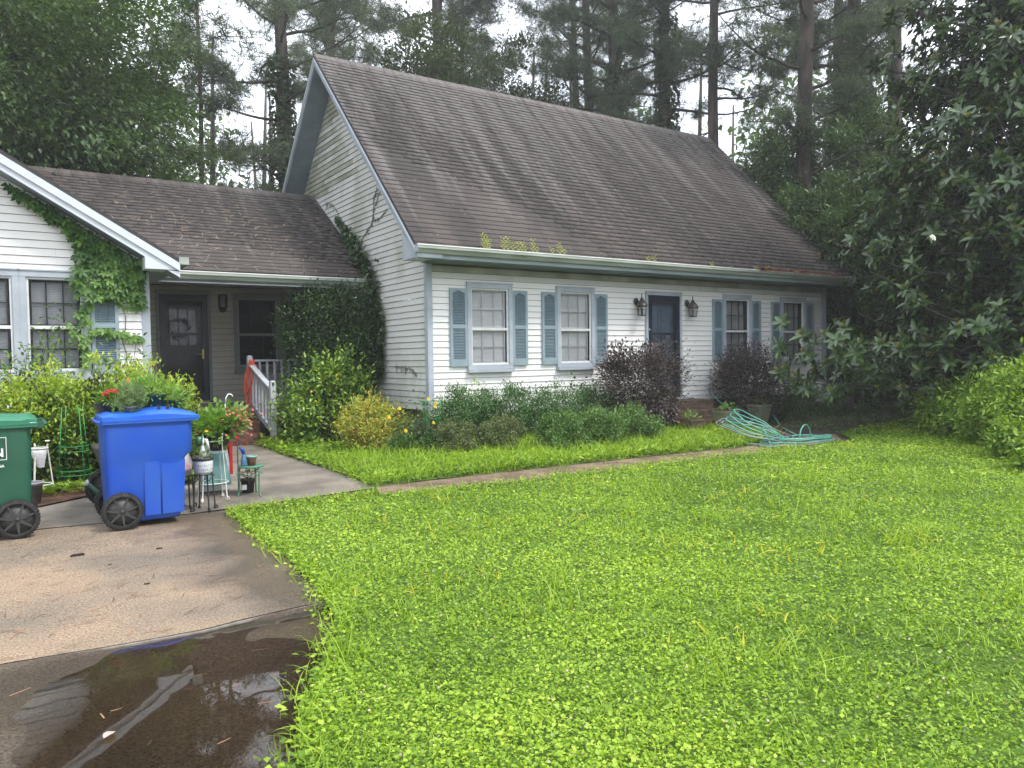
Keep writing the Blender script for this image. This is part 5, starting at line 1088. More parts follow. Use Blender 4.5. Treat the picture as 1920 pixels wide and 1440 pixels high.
# ground ivy and ferns at the foot of the hedge
n = 900; P = np.c_[rs.uniform(.1, 1.9, n), 9.25+.28*rs.rand(n)**1.5, np.full(n, .13)+.09*rs.rand(n)]; lv = leaves('groundcover', P, nrm(rdir(n)*np.array([1, 1, .2])+np.array([0, -.4, .3])), nrm(rdir(n)*.3+np.array([0, 0, 1.])), .05+.03*rs.rand(n), .03, 'five', G_weed); tag(lv, 'fresh green ground cover along the foot of the azalea hedge', 'ground cover')

# ------------------------------------------------------------------ creeper on the wing wall: palmate leaves under the rake and down the window edge
t = thing('virginia_creeper', 'five-leaved creeper hanging on the wing gable and down the window edge', 'climbing vine', (1.2, 11.36, 1.3)); P = []; V = []
def wtop_under(x): return wz(x)-.30
for _ in range(480):
    x = .02+1.56*rnd.random()**.5; z = wtop_under(x)-abs(rnd.gauss(0, .05+.30*max(0, x-.55)))
    if z > 2.35 or (z > 2.2 and x > .9): P.append((x, z))
for _ in range(900):
    x = rnd.uniform(.72, 1.56); z = 2.35+rnd.random()*.85
    if z < wtop_under(x) and rnd.random() < (x-.7)*1.25: P.append((x, z))
for z_ in np.arange(1.45, 2.75, .034): P.append((.87+.05*math.sin(z_*9)+rnd.gauss(0, .055), z_))
for x_ in np.arange(.95, 1.56, .02): P.append((x_, 1.86+.05*math.sin(x_*7)+rnd.gauss(0, .02)))
for x_ in np.arange(.5, 1.45, .05): P.append((x_, wtop_under(x_)-.05))
P3 = np.array([(x, WY-.03-.05*rnd.random()-(.04 if z < 2.7 and x < 1.3 else 0)-(.08*rnd.random() if z > 2.3 else 0), z) for x, z in P]); n = len(P3)
D = nrm(np.c_[rs.randn(n)*.5, -.25-.3*rs.rand(n), -.9+.25*rs.randn(n)]); Nn = nrm(np.c_[rs.randn(n)*.35, -np.ones(n), .45+.3*rs.randn(n)])
sz = .07+.045*rs.rand(n); vv = np.clip(.75-.35*(P3[:, 2]-2.0)+.25*rs.randn(n), 0, 1)
leaves('foliage', P3, D, Nn, sz, sz, 'five', G_creep, t, vv, ind=70)
mb = MB()
for k in range(6): x = .85+.1*k; mb.tube([(x+.03*math.sin(q*2+k), WY-.03, 1.3+q*.16) for q in range(int((wtop_under(x)-1.3)/.16))], .005, 5)
mb.build('vine_stem', M_vine, t, kind='stuff')

# ------------------------------------------------------------------ evergreen vine on porch, up the tall wall
t = shrub('evergreen_vine', 'big dark evergreen vine filling the porch corner up to the eave', 'climbing shrub', (4.92, 13.15, 1.72), (.92, .66, 1.14), 20000, .052, .030, 'diamond', G_jas, 190, .30, .1, .3, None, 14, .86, .25, rough=.05)
P, out, cc = clumps((4.98, 13.18, 1.70), (.70, .52, 1.05), 60, .30, 4500, .6, zmin=.3); leaves('inner_foliage', P, nrm(out+rdir(len(P))), nrm(rdir(len(P))+.1), .06, .035, 'diamond', G_jas, t, rs.rand(len(P))*.4)
P = []
path = [(12.55, 1.2, .10), (12.58, 2.0, .13), (12.75, 2.55, .20), (13.0, 3.0, .22), (13.25, 3.35, .18), (13.75, 3.72, .14), (14.15, 4.00, .07), (14.6, 4.30, .03)]
for i in range(len(path)-1):
    a, b_ = path[i], path[i+1]
    for k in range(260):
        s = rnd.random(); w = a[2]+(b_[2]-a[2])*s
        P.append((X0-.05-abs(rnd.gauss(0, .5))*w*1.0, a[0]+(b_[0]-a[0])*s+rnd.gauss(0, .8)*w*.8, a[1]+(b_[1]-a[1])*s+rnd.gauss(0, .6)*w))
P = np.array(P); n = len(P); D = nrm(np.c_[-.3-.3*rs.rand(n), rs.randn(n)*.5, -.5+.6*rs.randn(n)]); Nn = nrm(np.c_[-np.ones(n), rs.randn(n)*.4, .5+.3*rs.randn(n)])
t = thing('ivy', 'ivy climbing the tall side wall beside the breezeway roof', 'climbing vine', (X0, 13, 1)); leaves('foliage', P, D, Nn, .055+.035*rs.rand(n), .055+.03*rs.rand(n), 'ivy', G_ivy, t, ind=60)
mb = MB(); r = random.Random(8)
for pts in ([(14.15, 4.0), (14.45, 4.25), (14.9, 4.62), (15.3, 4.72)], [(13.55, 3.65), (13.2, 3.85), (12.9, 3.98), (12.6, 4.0), (12.3, 4.1)], [(13.0, 3.9), (12.85, 4.2), (12.6, 4.45), (12.3, 4.5), (12.1, 4.42)], [(12.9, 4.0), (12.88, 4.35), (12.7, 4.55)], [(12.1, 1.35), (11.7, 1.33), (11.4, 1.30), (11.3, 1.22)]):
    for i in range(len(pts)-1):
        a, b_ = pts[i], pts[i+1]
        for k in range(int(9+14*rnd.random())):
            s = r.random()*1.1-.05; mb.tube([(X0-.022, a[0]+(b_[0]-a[0])*s+r.gauss(0, .02), a[1]+(b_[1]-a[1])*s+r.gauss(0, .02)), (X0-.03, a[0]+(b_[0]-a[0])*s+r.gauss(0, .05), a[1]+(b_[1]-a[1])*s+r.gauss(0, .03)-.03)], .0035, 4)
        mb.tube([(X0-.022, *a), (X0-.024, *b_)], .005, 5)
mb.build('old_tendril', mat('dead_ivy', (.17, .17, .12), (.10, .10, .07), .95), t, kind='stuff')

# ------------------------------------------------------------------ shrubs right of the walk
t = shrub('gardenia', 'glossy green gardenia with a few white and yellow blooms beside the stair railing', 'shrub', (4.38, 12.05, .74), (.74, .62, .70), 7000, .075, .036, 'oval', G_gard, 80, .34, .3, .14, None, 12, .82)
blooms(t, [(3.75, 11.55, .72), (4.62, 11.5, .72)], .07, LF_white); blooms(t, [(4.1, 11.6, 1.2), (3.95, 11.55, 1.0), (4.35, 11.5, 1.25), (4.0, 11.5, .85)], .04, LF_yellow, layers=2)
shrub('nandina', 'dwarf nandina turning yellow and red at the front of the bed', 'shrub', (4.42, 10.55, .48), (.36, .36, .42), 4200, .060, .021, 'diamond', G_nand, 36, .36, .3, .12, None, 10, .8)
shrub('nandina', 'taller greener nandina behind the yellow and red one', 'shrub', (4.78, 10.75, .50), (.40, .35, .38), 1900, .060, .021, 'diamond', leafmat('green_nandina_leaf', [(.08, .14, .02), (.18, .26, .04), (.34, .36, .07)]), 30, .36, .35, .12, None, 8, .8)
t = bough_plant('rose_bush', 'yellow rose bush growing through the green hoop cage', 'rose', (5.05, 9.8, .1), [(4.95, 9.7, .78), (5.2, 9.75, .80), (5.1, 9.6, .55), (4.8, 9.7, .45), (5.3, 9.7, .5), (4.95, 10, .9), (5.02, 9.75, .98), (4.75, 9.85, .62)], 75, .055, .032, 'oval', G_rose, .006, .09, .02)
blooms(t, [(4.98, 9.62, .905), (5.09, 9.6, .84), (5.06, 9.58, .80), (5.02, 9.55, .57), (4.66, 9.7, .47), (4.50, 9.9, .66), (4.72, 9.8, .30), (4.62, 9.8, .78)], .062, LF_yellow, layers=4)
shrub('fern_clump', 'dark leafy undergrowth between the nandina and the round boxwood', 'undergrowth', (4.95, 9.75, .22), (.55, .35, .22), 1300, .06, .03, 'diamond', G_rose, 24, .5, .5, .08, None, 6, .6)
for c, R, lb in (((5.32, 9.45, .33), (.33, .31, .26), 'round clipped boxwood, leftmost of the front row'), ((6.0, 9.28, .33), (.34, .32, .28), 'looser bush right of the round boxwood in the front row')):
    shrub('boxwood', lb, 'shrub', c, R, 8000, .026, .018, 'diamond', G_box, 90, .22, .2, .08, 'front row of low shrubs', 8, .92, rough=.05)
for c, R, lb in (((6.85, 8.98, .33), (.38, .34, .27), 'third bush from the left in the front row, with pale flecks'), ((7.62, 8.98, .36), (.42, .36, .30), 'mounded dark bush right of the middle of the front row'), ((8.40, 9.08, .36), (.36, .34, .30), 'rightmost bush of the front row, next to the purple shrub')):
    shrub('low_evergreen', lb, 'shrub', c, R, 7500, .042, .019, 'diamond', leafmat('front_row_leaf', [(.045, .10, .03), (.10, .20, .05), (.20, .33, .09)]), 60, .34, .3, .08, 'front row of low shrubs', 8, .82)
for c, R, lb in (((5.85, 10.2, .52), (.52, .42, .46), 'feathery low shrub at the house corner, left end of the back row'), ((6.75, 10.25, .54), (.62, .42, .46), 'feathery low shrub under the first blind window'), ((7.75, 10.25, .52), (.62, .42, .46), 'feathery low shrub between the two blind windows'), ((8.65, 10.25, .50), (.50, .42, .44), 'feathery low shrub, right end of the back row under the second window')):
    shrub('low_evergreen', lb, 'shrub', c, R, 8500, .045, .018, 'diamond', G_jun, 110, .26, .5, .08, 'back row of low shrubs', 8, .84)
bough_plant('weed', 'pale green weed poking above the back row at the first window', 'weed', (6.15, 10.4, .6), [(6.2, 10.35, 1.20), (6.0, 10.4, 1.05), (6.35, 10.4, 1.05)], 26, .05, .03, 'oval', G_weed, .004, .05)
bough_plant('weed', 'round-leaved vine sprig against the siding below the second window', 'weed', (8.5, 10.6, .6), [(8.35, 10.6, 1.12), (8.6, 10.6, 1.08), (8.8, 10.6, 1.0)], 26, .06, .05, 'oval', G_rose, .004, .06)
# loropetalums
def loro(label, c, R, n):
    t = thing('loropetalum', label, 'shrub', (c[0], c[1], .1), 'purple loropetalums at the front door')
    P, out, cc = clumps(c, R, 90, .24, n, .75, zmin=.08, rough=.10); D = nrm(out+rdir(len(P))*.5+np.array([0, 0, .0])); leaves('foliage', P, D, nrm(rdir(len(P))*.5+np.array([0, 0, 1.])), .062*(.7+.6*rs.rand(len(P))), .034, 'diamond', G_lorodk, t)
    tips = []; r = random.Random(int(c[0]*10))
    for k in range(34):
        a = r.uniform(0, 6.283); e = r.uniform(.1, 1.1); q = r.uniform(1.05, 1.42); tips.append((c[0]+R[0]*q*math.cos(a)*math.cos(e)*1.05, c[1]+R[1]*q*math.sin(a)*math.cos(e), c[2]+R[2]*q*.93*math.sin(e)))
    limbs(t, (c[0], c[1], .1), tips, .008, M_bark, 'branch', seed=3, sag=.10, n=7, kind='stuff', rt=.25)
    P = []; D = []
    for tp in tips:
        b = Vector((c[0], c[1], .1)); tv = Vector(tp)
        for k in range(16):
            s = .62+.40*k/16; q = b.lerp(tv, s); q.z += .10*math.sin(math.pi*min(1, s))*(tv-b).length; sd = 1 if k % 2 else -1; dr = (tv-b).normalized(); sd_v = dr.cross(Vector((0, 0, 1))).normalized()*sd
            P.append(tuple(q)); D.append(tuple(sd_v*.9+dr*.7+Vector((0, 0, -.2))))
    P, D = np.array(P), np.array(D); leaves('sprays', P, D, nrm(rdir(len(P))*.3+np.array([0, 0, 1.])), .06, .03, 'diamond', G_lorodk, t, .4+.6*rs.rand(len(P)))
loro('large purple loropetalum left of the brick steps, hiding the door foot', (9.40, 10.0, .84), (.90, .62, .82), 11500)
loro('smaller purple loropetalum right of the brick steps under the curtained window', (12.55, 10.15, .84), (.80, .55, .74), 8500)
for c, R, lb in (((14.2, 10.1, .45), (.75, .5, .42), 'dim leafy bush under the last window right of the drain pipe'), ((15.6, 9.9, .5), (.9, .6, .5), 'dim leafy bush at the far end of the house under the magnolia'), ((10.35, 10.45, .72), (.22, .2, .16), 'tuft of green weeds growing on the brick landing')):
    shrub('shade_bush', lb, 'shrub', c, R, 2600 if R[0] > .5 else 260, .06, .03, 'diamond', G_rose, 30, .36, .3, .08 if R[0] > .5 else .62, None, 8, .8)

# ------------------------------------------------------------------ bright shrubs at the right edge
for c, R, n, lb in (((14.0, 6.75, .42), (.85, .7, .48), 3600, 'bright bush farthest back at the right edge, against the magnolia shade'), ((13.0, 5.55, .50), (.85, .7, .62), 4600, 'tall bright bush in the middle of the right-hand clump'),
                    ((12.15, 4.75, .58), (.75, .6, .72), 4600, 'tall bright bush at the right border of the picture'), ((11.35, 4.5, .26), (.55, .45, .32), 2200, 'low bright bush in front of the right-hand clump'), ((10.5, 3.95, .25), (.5, .4, .30), 1900, 'nearest low bright bush at the right border')):
    shrub('wild_shrub', lb, 'shrub', c, R, int(n*1.5), .080, .036, 'oval', G_weed, 70, .34, .35, .04, 'bright overgrown shrubs at the right', 12, .8)

# ------------------------------------------------------------------ magnolia
t = thing('magnolia_tree', 'large southern magnolia with glossy dark leaves and bronze young tips, right of the house', 'tree', (16.1, 5.9, 0))
tr = Vector((16.1, 5.9, 0)); MB().tube([(16.1, 5.9, -.05), (16.12, 5.92, 1.2), (16.05, 5.9, 3.5), (16.1, 5.85, 6.5), (16.1, 5.9, 9.5), (16.1, 5.9, 11.2)], [.24, .20, .17, .12, .07, .03], 12).build('trunk', M_btrunk, t)
r = random.Random(21); rs2 = np.random.RandomState(5); tipsP = []; br = MB()
def magr(z):  # crown radius by height
    return np.interp(z, [.6, 1.1, 2.0, 3.2, 5.0, 7.5, 10, 11.8], [2.6, 3.7, 4.1, 4.0, 3.5, 3.1, 2.2, .6])
for k in range(250):
    z1 = .9+10.4*(k/250)**.92; a = k*2.39996+r.gauss(0, .15); R_ = magr(z1)*r.uniform(.78, 1.05)
    tip = Vector((16.1+R_*math.cos(a), 5.9+R_*math.sin(a), z1+r.gauss(0, .12))); b = Vector((16.1, 5.9, max(.5, z1-.30*R_*r.uniform(.2, 1.2)))); pts = []
    for i in range(8):
        s = i/7; p = b.lerp(tip, s); p.z -= .22*math.sin(math.pi*s)*R_*.35; p += Vector((r.gauss(0, 1), r.gauss(0, 1), r.gauss(0, 1)))*.04*(0 < i < 7); pts.append(p)
    br.tube(pts, [.045*(1-.78*i/7) for i in range(8)], 6)
    d = (tip-b).normalized(); sd = d.cross(Vector((0, 0, 1))).normalized()
    for q in range(19):
        s = r.uniform(.42, 1.); j = min(6, int(s*7)); base = pts[j].lerp(pts[j+1], s*7-j); off = sd*r.gauss(0, .42)*(1.15-.4*s)+Vector((0, 0, r.gauss(.05, .22)))+d*r.gauss(0, .1)
        e = base+off; tipsP.append((e, (off.normalized()*.5+d*.6+Vector((0, 0, .25))).normalized()))
        if q % 2 == 0: br.tube([base, base.lerp(e, .6)+Vector((0, 0, -.02)), e], [.010, .007, .005], 4)
# arm reaching left across the last window
for (tx, ty, tz) in ((11.25, 8.3, 1.72), (11.6, 8.1, 1.55), (11.9, 8.6, 1.35), (11.6, 8.5, 1.05), (12.5, 8.4, 1.2), (11.9, 8.3, .95), (12.6, 8.0, .95), (12.9, 7.9, 1.6)):
    b = Vector((15.8, 6.3, max(.7, tz-.3))); tip = Vector((tx, ty, tz)); pts = [b.lerp(tip, i/7)+Vector((0, 0, -.10*math.sin(math.pi*i/7))) for i in range(8)]; br.tube(pts, [.03*(1-.75*i/7) for i in range(8)], 6)
    for q in range(13): s = r.uniform(.5, 1.02); e = b.lerp(tip, s)+Vector((r.gauss(0, .16), r.gauss(0, .25), r.gauss(0, .16))); tipsP.append((e, ((tip-b).normalized()+Vector((0, -.3, .2))).normalized()))
br.build('branches', M_btrunk, t, kind='stuff')
P = []; D = []; Nn = []; P2 = []; D2 = []; N2 = []
for e, ax in tipsP:
    ax = (ax+Vector((r.gauss(0, .2), r.gauss(0, .2), .1))).normalized(); u = ax.orthogonal().normalized(); w = ax.cross(u); a0 = r.uniform(0, 6.3); nl = r.randint(7, 10)
    for q in range(nl):
        a = a0+2.4*q; rad = u*math.cos(a)+w*math.sin(a); d = (rad*(.95-.05*q/nl)+ax*(.10+.55*q/nl)+Vector((0, 0, -.12))).normalized(); base = e-ax*.05*(1-q/nl)
        P.append(base); D.append(d); Nn.append((ax-d*ax.dot(d)+rad*.02).normalized()+Vector((0, 0, .25)))
    if r.random() < .42:
        for q in range(6): a = a0+1.05*q; rad = u*math.cos(a)+w*math.sin(a); d = (rad*.42+ax*.5+Vector((0, 0, .55))).normalized(); P2.append(e+ax*.02); D2.append(d); N2.append(rad*-1+ax*.4)
P, D, Nn = (np.array([tuple(x) for x in q]) for q in (P, D, Nn)); n = len(P); sc = .17+.065*rs.rand(n)
leaves('crown', P, D, Nn, sc, sc*.42, 'oval', G_mag, t, ind=230)
Pi, oi_, ci_ = clumps((16.1, 5.9, 5.6), (2.9, 2.9, 5.0), 160, .8, 9000, .55, zmin=.9); leaves('inner_leaves', Pi, rdir(len(Pi)), nrm(rdir(len(Pi))*.6+np.array([0, 0, 1.])), .19, .085, 'diamond', G_mag, t)
P2, D2, N2 = (np.array([tuple(x) for x in q]) for q in (P2, D2, N2)); leaves('young_leaves', P2, D2, N2, .12, .05, 'diamond', G_magnew, t)
for p in ((11.4, 5.9, 3.15), (12.6, 5.0, 2.9)): blooms(t, [p], .14, LF_white, layers=3)

# ------------------------------------------------------------------ trees behind
def taper(name, parent, x, y, z0, z1, r0, r1, m, seed=1, wob=.02, n=10, sides=12):
    r = random.Random(seed); pts = [(x+wob*(z1-z0)*math.sin(i*.7+seed)*.15, y+wob*(z1-z0)*math.cos(i*.9+seed)*.15, z0+(z1-z0)*i/n) for i in range(n+1)]
    rad = [r0+(r1-r0)*i/n for i in range(n+1)]; rad[0] *= 1.25
    MB().tube(pts, rad, sides).build(name, m, parent); return pts
def pine(label, x, y, r0, hgt, z_crown, seed, ivy=0., group='tall pines behind the house', spread=3.6, dens=1., nlimb=44, dead=8):
    t = thing('pine_tree', label, 'tree', (x, y, 0), group); r = random.Random(seed); rr = np.random.RandomState(seed); ptsT = taper('trunk', t, x, y, -.2, hgt, r0, r0*.25, M_trunk, seed)
    br = MB(); P = []; D = []
    for k in range(nlimb+dead):
        isd = k >= nlimb; z0 = (z_crown-.5-2.5*r.random()) if isd else z_crown+(hgt-z_crown)*(k/nlimb)**.9; a = k*2.4+r.gauss(0, .3); f = (1-(max(z0, z_crown)-z_crown)/(hgt-z_crown))
        L = spread*(.35+.75*math.sqrt(max(.05, f)))*r.uniform(.6, 1.1)*(.6 if isd else 1); up = r.uniform(-.1, .35)+.4*(1-f); pts = []; p = Vector((x, y, z0)); d = Vector((math.cos(a), math.sin(a), up)).normalized()
        for i in range(8): pts.append(p.copy()); p = p+d*L/7; d = (d+Vector((r.gauss(0, .16), r.gauss(0, .16), r.gauss(.015, .10)))).normalized()
        br.tube(pts, [max(.010, r0*.20*(1-.85*i/7)) for i in range(8)], 5)
        if isd:
            for q in range(5): j = r.randint(3, 7); e = pts[j]+Vector((r.gauss(0, .4), r.gauss(0, .4), r.gauss(0, .3))); br.tube([pts[j], e], [.012, .005], 4)
            if r.random() < .5: continue
        for q in range(r.randint(6, 9)):
            s = r.uniform(.35, 1.); j = min(6, int(s*7)); b = pts[j].lerp(pts[j+1], s*7-j); e = b+Vector((r.gauss(0, .55), r.gauss(0, .55), r.gauss(.12, .28))); br.tube([b, e], [.014, .006], 4)
            for w in range(int(20*dens)):
                u = r.uniform(.3, 1.1); c = b.lerp(e, u)+Vector((r.gauss(0, .17), r.gauss(0, .17), r.gauss(0, .09))); P.append(tuple(c)); dd = (e-b).normalized()*.8+Vector((r.gauss(0, .5), r.gauss(0, .5), .4)); D.append(tuple(dd))
    br.build('branches', M_trunk, t, kind='stuff'); P, D = np.array(P), np.array(D); n = len(P)
    leaves('crown', P, D, nrm(rr.randn(n, 3)), .32+.14*rr.rand(n), .5, 'tuft', G_pine, t, rr.rand(n))
    if ivy:
        n = int(ivy*260); a = rr.rand(n)*6.283; z = rr.rand(n)**.8*ivy; rad = r0*(1-z/hgt*.7)+.10+.10*np.abs(np.sin(z*1.7+seed))*rr.rand(n); P = np.c_[x+rad*np.cos(a), y+rad*np.sin(a), z]
        leaves('ivy', P, nrm(np.c_[np.cos(a), np.sin(a), -.8+.5*rr.randn(n)]), nrm(np.c_[np.cos(a), np.sin(a), .5+.3*rr.randn(n)]), .16, .15, 'diamond', G_oak, t, rr.rand(n)*.8)
    return t
def copytree(src, x, y, rz, sc, label):
    c = src.copy(); col.objects.link(c); c['label'] = label; bx, by = src.location.x, src.location.y
    c.location = (x, y, 0); c.rotation_euler = (0, 0, rz); c.scale = (sc, sc, sc)
    for ch in src.children: d = ch.copy(); col.objects.link(d); d.parent = c; d.matrix_parent_inverse = ch.matrix_parent_inverse.copy()
    return c
pl = pine('ivy-clad pine between the breezeway and the tall gable', 7.56, 24.2, .30, 23, 8.6, 31, ivy=11, dens=.6, spread=3.2)
p1 = pine('ivy-covered leaning pine trunk, left of the pair above the far ridge', 20.4, 22.9, .36, 25, 10.5, 32, ivy=13)
p2 = pine('ivy-covered pine with shaggy trunk, right of the pair above the far ridge', 20.6, 20.35, .33, 25, 10.5, 33, ivy=14)
p3 = pine('bare straight pine trunk against the bright gap in the sky', 20.5, 17.95, .24, 26, 13.0, 34, dens=.9)
p4 = pine('thick dark pine trunk behind the bay trees, right of the roof', 17.8, 12.5, .26, 24, 8.4, 35, spread=3.0)
copytree(p3, 20.6, 11.8, 2.1, 1.0, 'dark pine trunk rising out of the magnolia top'); copytree(pl, 21.2, 25.6, 1.0, 1.05, 'pine with open limbs behind the middle of the ridge')
for i, (x, y, a, s, src) in enumerate(((11.6, 30.5, .5, .95, pl), (15.8, 29.0, 1.7, 1.1, p1), (18.5, 31.5, 2.9, .9, p4), (24.0, 30.0, 4.0, 1.1, p3), (30.0, 19.5, .9, 1.05, p2), (23.0, 14.5, 3.3, .95, p1), (2.5, 33.0, 2.0, 1.0, p3), (-3.5, 30.0, 3.0, 1.0, pl), (25.5, 9.0, 1.2, 1.0, p4), (14.5, 38.0, .3, 1.1, p3), (33, 13, 2.3, 1.1, p2))):
    lb = ['hazy pine behind the breezeway ridge gap', 'hazy pine behind the left third of the main ridge', 'hazy pine behind the middle of the main ridge', 'hazy pine behind the twin ivy-covered trunks', 'hazy pine right of the bright sky gap', 'pine crown just beyond the right end of the roof', 'hazy pine behind the broad oaks at the left', 'hazy pine at the far left behind the oaks', 'pine crown behind the magnolia', 'distant pine behind the roof oak', 'distant pine behind the bay trees'][i]
    copytree(src, x, y, a, s, lb)
# slim young pine in the gap
ty = pine('slim dark young pine standing in the sky gap above the breezeway', 4.92, 23.5, .11, 14.5, 6.2, 41, spread=1.9, nlimb=20, dens=.8, group=None)

def broadleaf(name, label, x, y, h, R, zc, n, seed, m=None, L=.12, W=.065, r0=.18, K=240, flat=.45, group=None, lo=None, tm='diamond', trunk=True):
    t = thing(name, label, 'tree', (x, y, 0), group); r = random.Random(seed); global rs; keep = rs; rs = np.random.RandomState(seed)
    pts = taper('trunk', t, x, y, -.2, h*.85, r0, r0*.3, M_btrunk, seed, .05)
    c = (x, y, (zc+h)/2); Rz = (h-zc)/2
    P, out, cc = clumps(c, (R, R, Rz), K, R*.21, n, .62, flat, rough=.15)
    D = nrm(out*.7+rdir(len(P))*.6+np.array([0, 0, -.15])); Nn = nrm(rdir(len(P))*.45+np.array([0, 0, 1.]))
    sc_ = .7+.6*rs.rand(len(P)); leaves('crown', P, D, Nn, L*sc_, W*sc_, tm, m or G_oak, t)
    tips = [tuple(q) for q in cc[:46]]; base = [p for p in pts if p[2] > zc*.5]
    limbs(t, base, tips, r0*.28, M_btrunk, 'branches', seed, .06, 7, 'stuff'); rs = keep; return t
o1 = broadleaf('oak_tree', 'broad dark oak above the wing roof at the left edge', -.9, 19.5, 13.5, 4.2, 2.6, 60000, 51, group='oaks behind the wing')
o2 = broadleaf('oak_tree', 'broad dark oak behind the left half of the breezeway ridge', 1.7, 22.0, 12.5, 3.1, 2.4, 52000, 52, group='oaks behind the wing')
for x, y, a, s, src, lb in ((-5.0, 22.0, 1., 1.05, o1, 'oak at the far left behind the wing'), (.8, 26.5, 2.2, 1.15, o2, 'taller oak behind the two broad oaks'), (-2.5, 16.5, 3., .75, o2, 'small oak close behind the wing roof')): copytree(src, x, y, a, s, lb)
broadleaf('oak_tree', 'lower pale green tree in the gap left of the tall gable', 6.4, 27.0, 6.6, 2.4, 1.5, 12000, 53, leafmat('pale_tree_leaf', [(.05, .10, .03), (.10, .17, .05), (.17, .26, .09)]), .12, .06, .09, 90)
broadleaf('oak_tree', 'rounded oak rising behind the left half of the main ridge', 12.6, 22.3, 12.0, 3.6, 4.0, 40000, 54, leafmat('grey_oak_leaf', [(.03, .055, .025), (.06, .095, .04), (.10, .14, .07)]), .14, .07, .17, 130)
broadleaf('oak_tree', 'smaller oak behind the middle of the main ridge', 16.6, 24.2, 12.2, 2.8, 4.5, 30000, 55, MATS['grey_oak_leaf'], .14, .07, .14, 90)
# bays and hollies past the end of the house
for i, (x, y, h, R, zc, n, lb) in enumerate(((17.9, 13.6, 7.6, 1.7, 3.0, 20000, 'bay tree touching the far end of the roof ridge'), (19.4, 12.0, 8.6, 2.0, 2.0, 26000, 'bay tree left of the magnolia top'), (17.6, 10.6, 6.2, 1.6, .8, 20000, 'bay tree brushing the lower right roof edge'), (20.0, 9.3, 7.4, 2.2, .5, 24000, 'dark bay tree between roof and magnolia'), (17.2, 11.9, 5.8, 1.2, 2.0, 12000, 'light-tipped bay branches overhanging the roof slope'))):
    broadleaf('bay_tree', lb, x, y, h, R, zc, n, 60+i, G_bay, .15, .045, .09, 80, .7, 'bay trees past the end of the house', tm='diamond')
for i, (x, y, h, R, zc, n, lb) in enumerate(((22, 11.5, 7, 3.0, .3, 12000, 'dark understorey tree deep in the wood at the right'), (19.5, 6.5, 6, 2.6, .2, 12000, 'dark understorey tree behind the magnolia trunk'), (24, 16, 9, 3.2, .5, 12000, 'understorey tree behind the house end'), (18, 2.8, 7, 3.2, .2, 12000, 'understorey tree beyond the right border'))):
    broadleaf('understorey_tree', lb, x, y, h, R, zc, n, 70+i, G_oak, .17, .09, .10, 80, .6, 'understorey trees at the right')
# far wood as one mass
n = 60000; a = rs.uniform(-.75, 1.9, n); d = rs.uniform(42, 62, n); z = 17*rs.rand(n)**1.25*(1+.25*np.sin(a*9)); gap = np.exp(-((a-.83)/.05)**2)+np.exp(-((a-.27)/.04)**2)+.6*np.exp(-((a-.60)/.03)**2); z = z*(1-.62*np.clip(gap, 0, 1)); P = np.c_[d*np.sin(a), d*np.cos(a), z]; P += .8*np.sin(P[:, [1, 2, 0]]*1.1)
w = leaves('far_wood', P, rdir(n), nrm(rdir(n)*.6+np.array([0, 0, 1.])), .55, .34, 'diamond', G_oak); tag(w, 'distant belt of mixed trees behind the pines', 'woodland')
r = random.Random(77); mb = MB()
for k in range(70): a = r.uniform(-.6, 1.7); d = r.uniform(40, 60); x, y = d*math.sin(a), d*math.cos(a); mb.tube([(x, y, -.2), (x+r.gauss(0, .2), y, 11), (x+r.gauss(0, .3), y, 19)], [.22, .16, .06], 6)
w = mb.build('far_trunks', M_trunk, kind='stuff'); tag(w, 'trunks standing in the distant belt of trees', 'woodland')
# trees across the road behind the viewer: seen in the puddle and the panes
for i, (x, y, lb) in enumerate(((-8, -16, 'oak behind the viewer, left'), (3, -22, 'oak behind the viewer, middle'), (14, -18, 'oak behind the viewer, right'), (-15, 3, 'oak left of the drive'), (24, -6, 'oak right of the lawn'))): copytree((o1, o2)[i % 2], x, y, i*1.3, .95, lb+', outside the picture')

# ------------------------------------------------------------------ lawn weeds and grass
G_lawn = leafmat('clover_leaf', [(.085, .17, .015), (.19, .33, .025), (.31, .47, .040), (.46, .59, .07)], .5, .38, (1.4, 1.35, .5))
G_grass = leafmat('grass_blade', [(.15, .27, .020), (.27, .42, .03), (.40, .55, .06)], .5, .38)
G_yel = leafmat('yellowed_blade', [(.50, .50, .04), (.62, .55, .06)], .6, .4)
lawn_poly = [(x+.02, y) for x, y in LE]+[(16, 0), (16, 8.6), (12.3, 8.0), (11.6, 7.25), (9.3, 7.24), (7.1, 7.30), (5.4, 7.34), (4.6, 7.40), (3.25, 7.55), (2.34, 7.52)]
strip_poly = [(3.45, 8.0), (4.85, 8.0), (5.6, 7.97), (7.45, 7.92), (9.5, 7.80), (10.8, 8.1), (11.2, 9.5), (10, 9.4), (9, 9.6), (3.5, 13.2), (3.36, 11.2), (3.36, 10.1), (3.42, 8.75)]
grid('lawn_soil', .4, 16, 0, 8.7, .06, lambda X, Y: gza(Y)+.012+.010*nz2(X, Y, 1.1), mat('turf_floor', (.09, .16, .015), (.05, .09, .012), .95, 4, 6), lawn_poly, 'structure')
grid('bed_soil', 3.3, 11.3, 7.7, 13.3, .06, lambda X, Y: gza(Y)+.010+.008*nz2(X, Y, 1.1), MATS['turf_floor'], strip_poly, 'structure')
def field(n, poly, x0, x1, y0, y1, dens):
    P = np.c_[rs.uniform(x0, x1, n), rs.uniform(y0, y1, n)]; P = P[inpoly(P, poly)]; d = np.hypot(P[:, 0], P[:, 1]); return P[rs.rand(len(P)) < dens(d)]
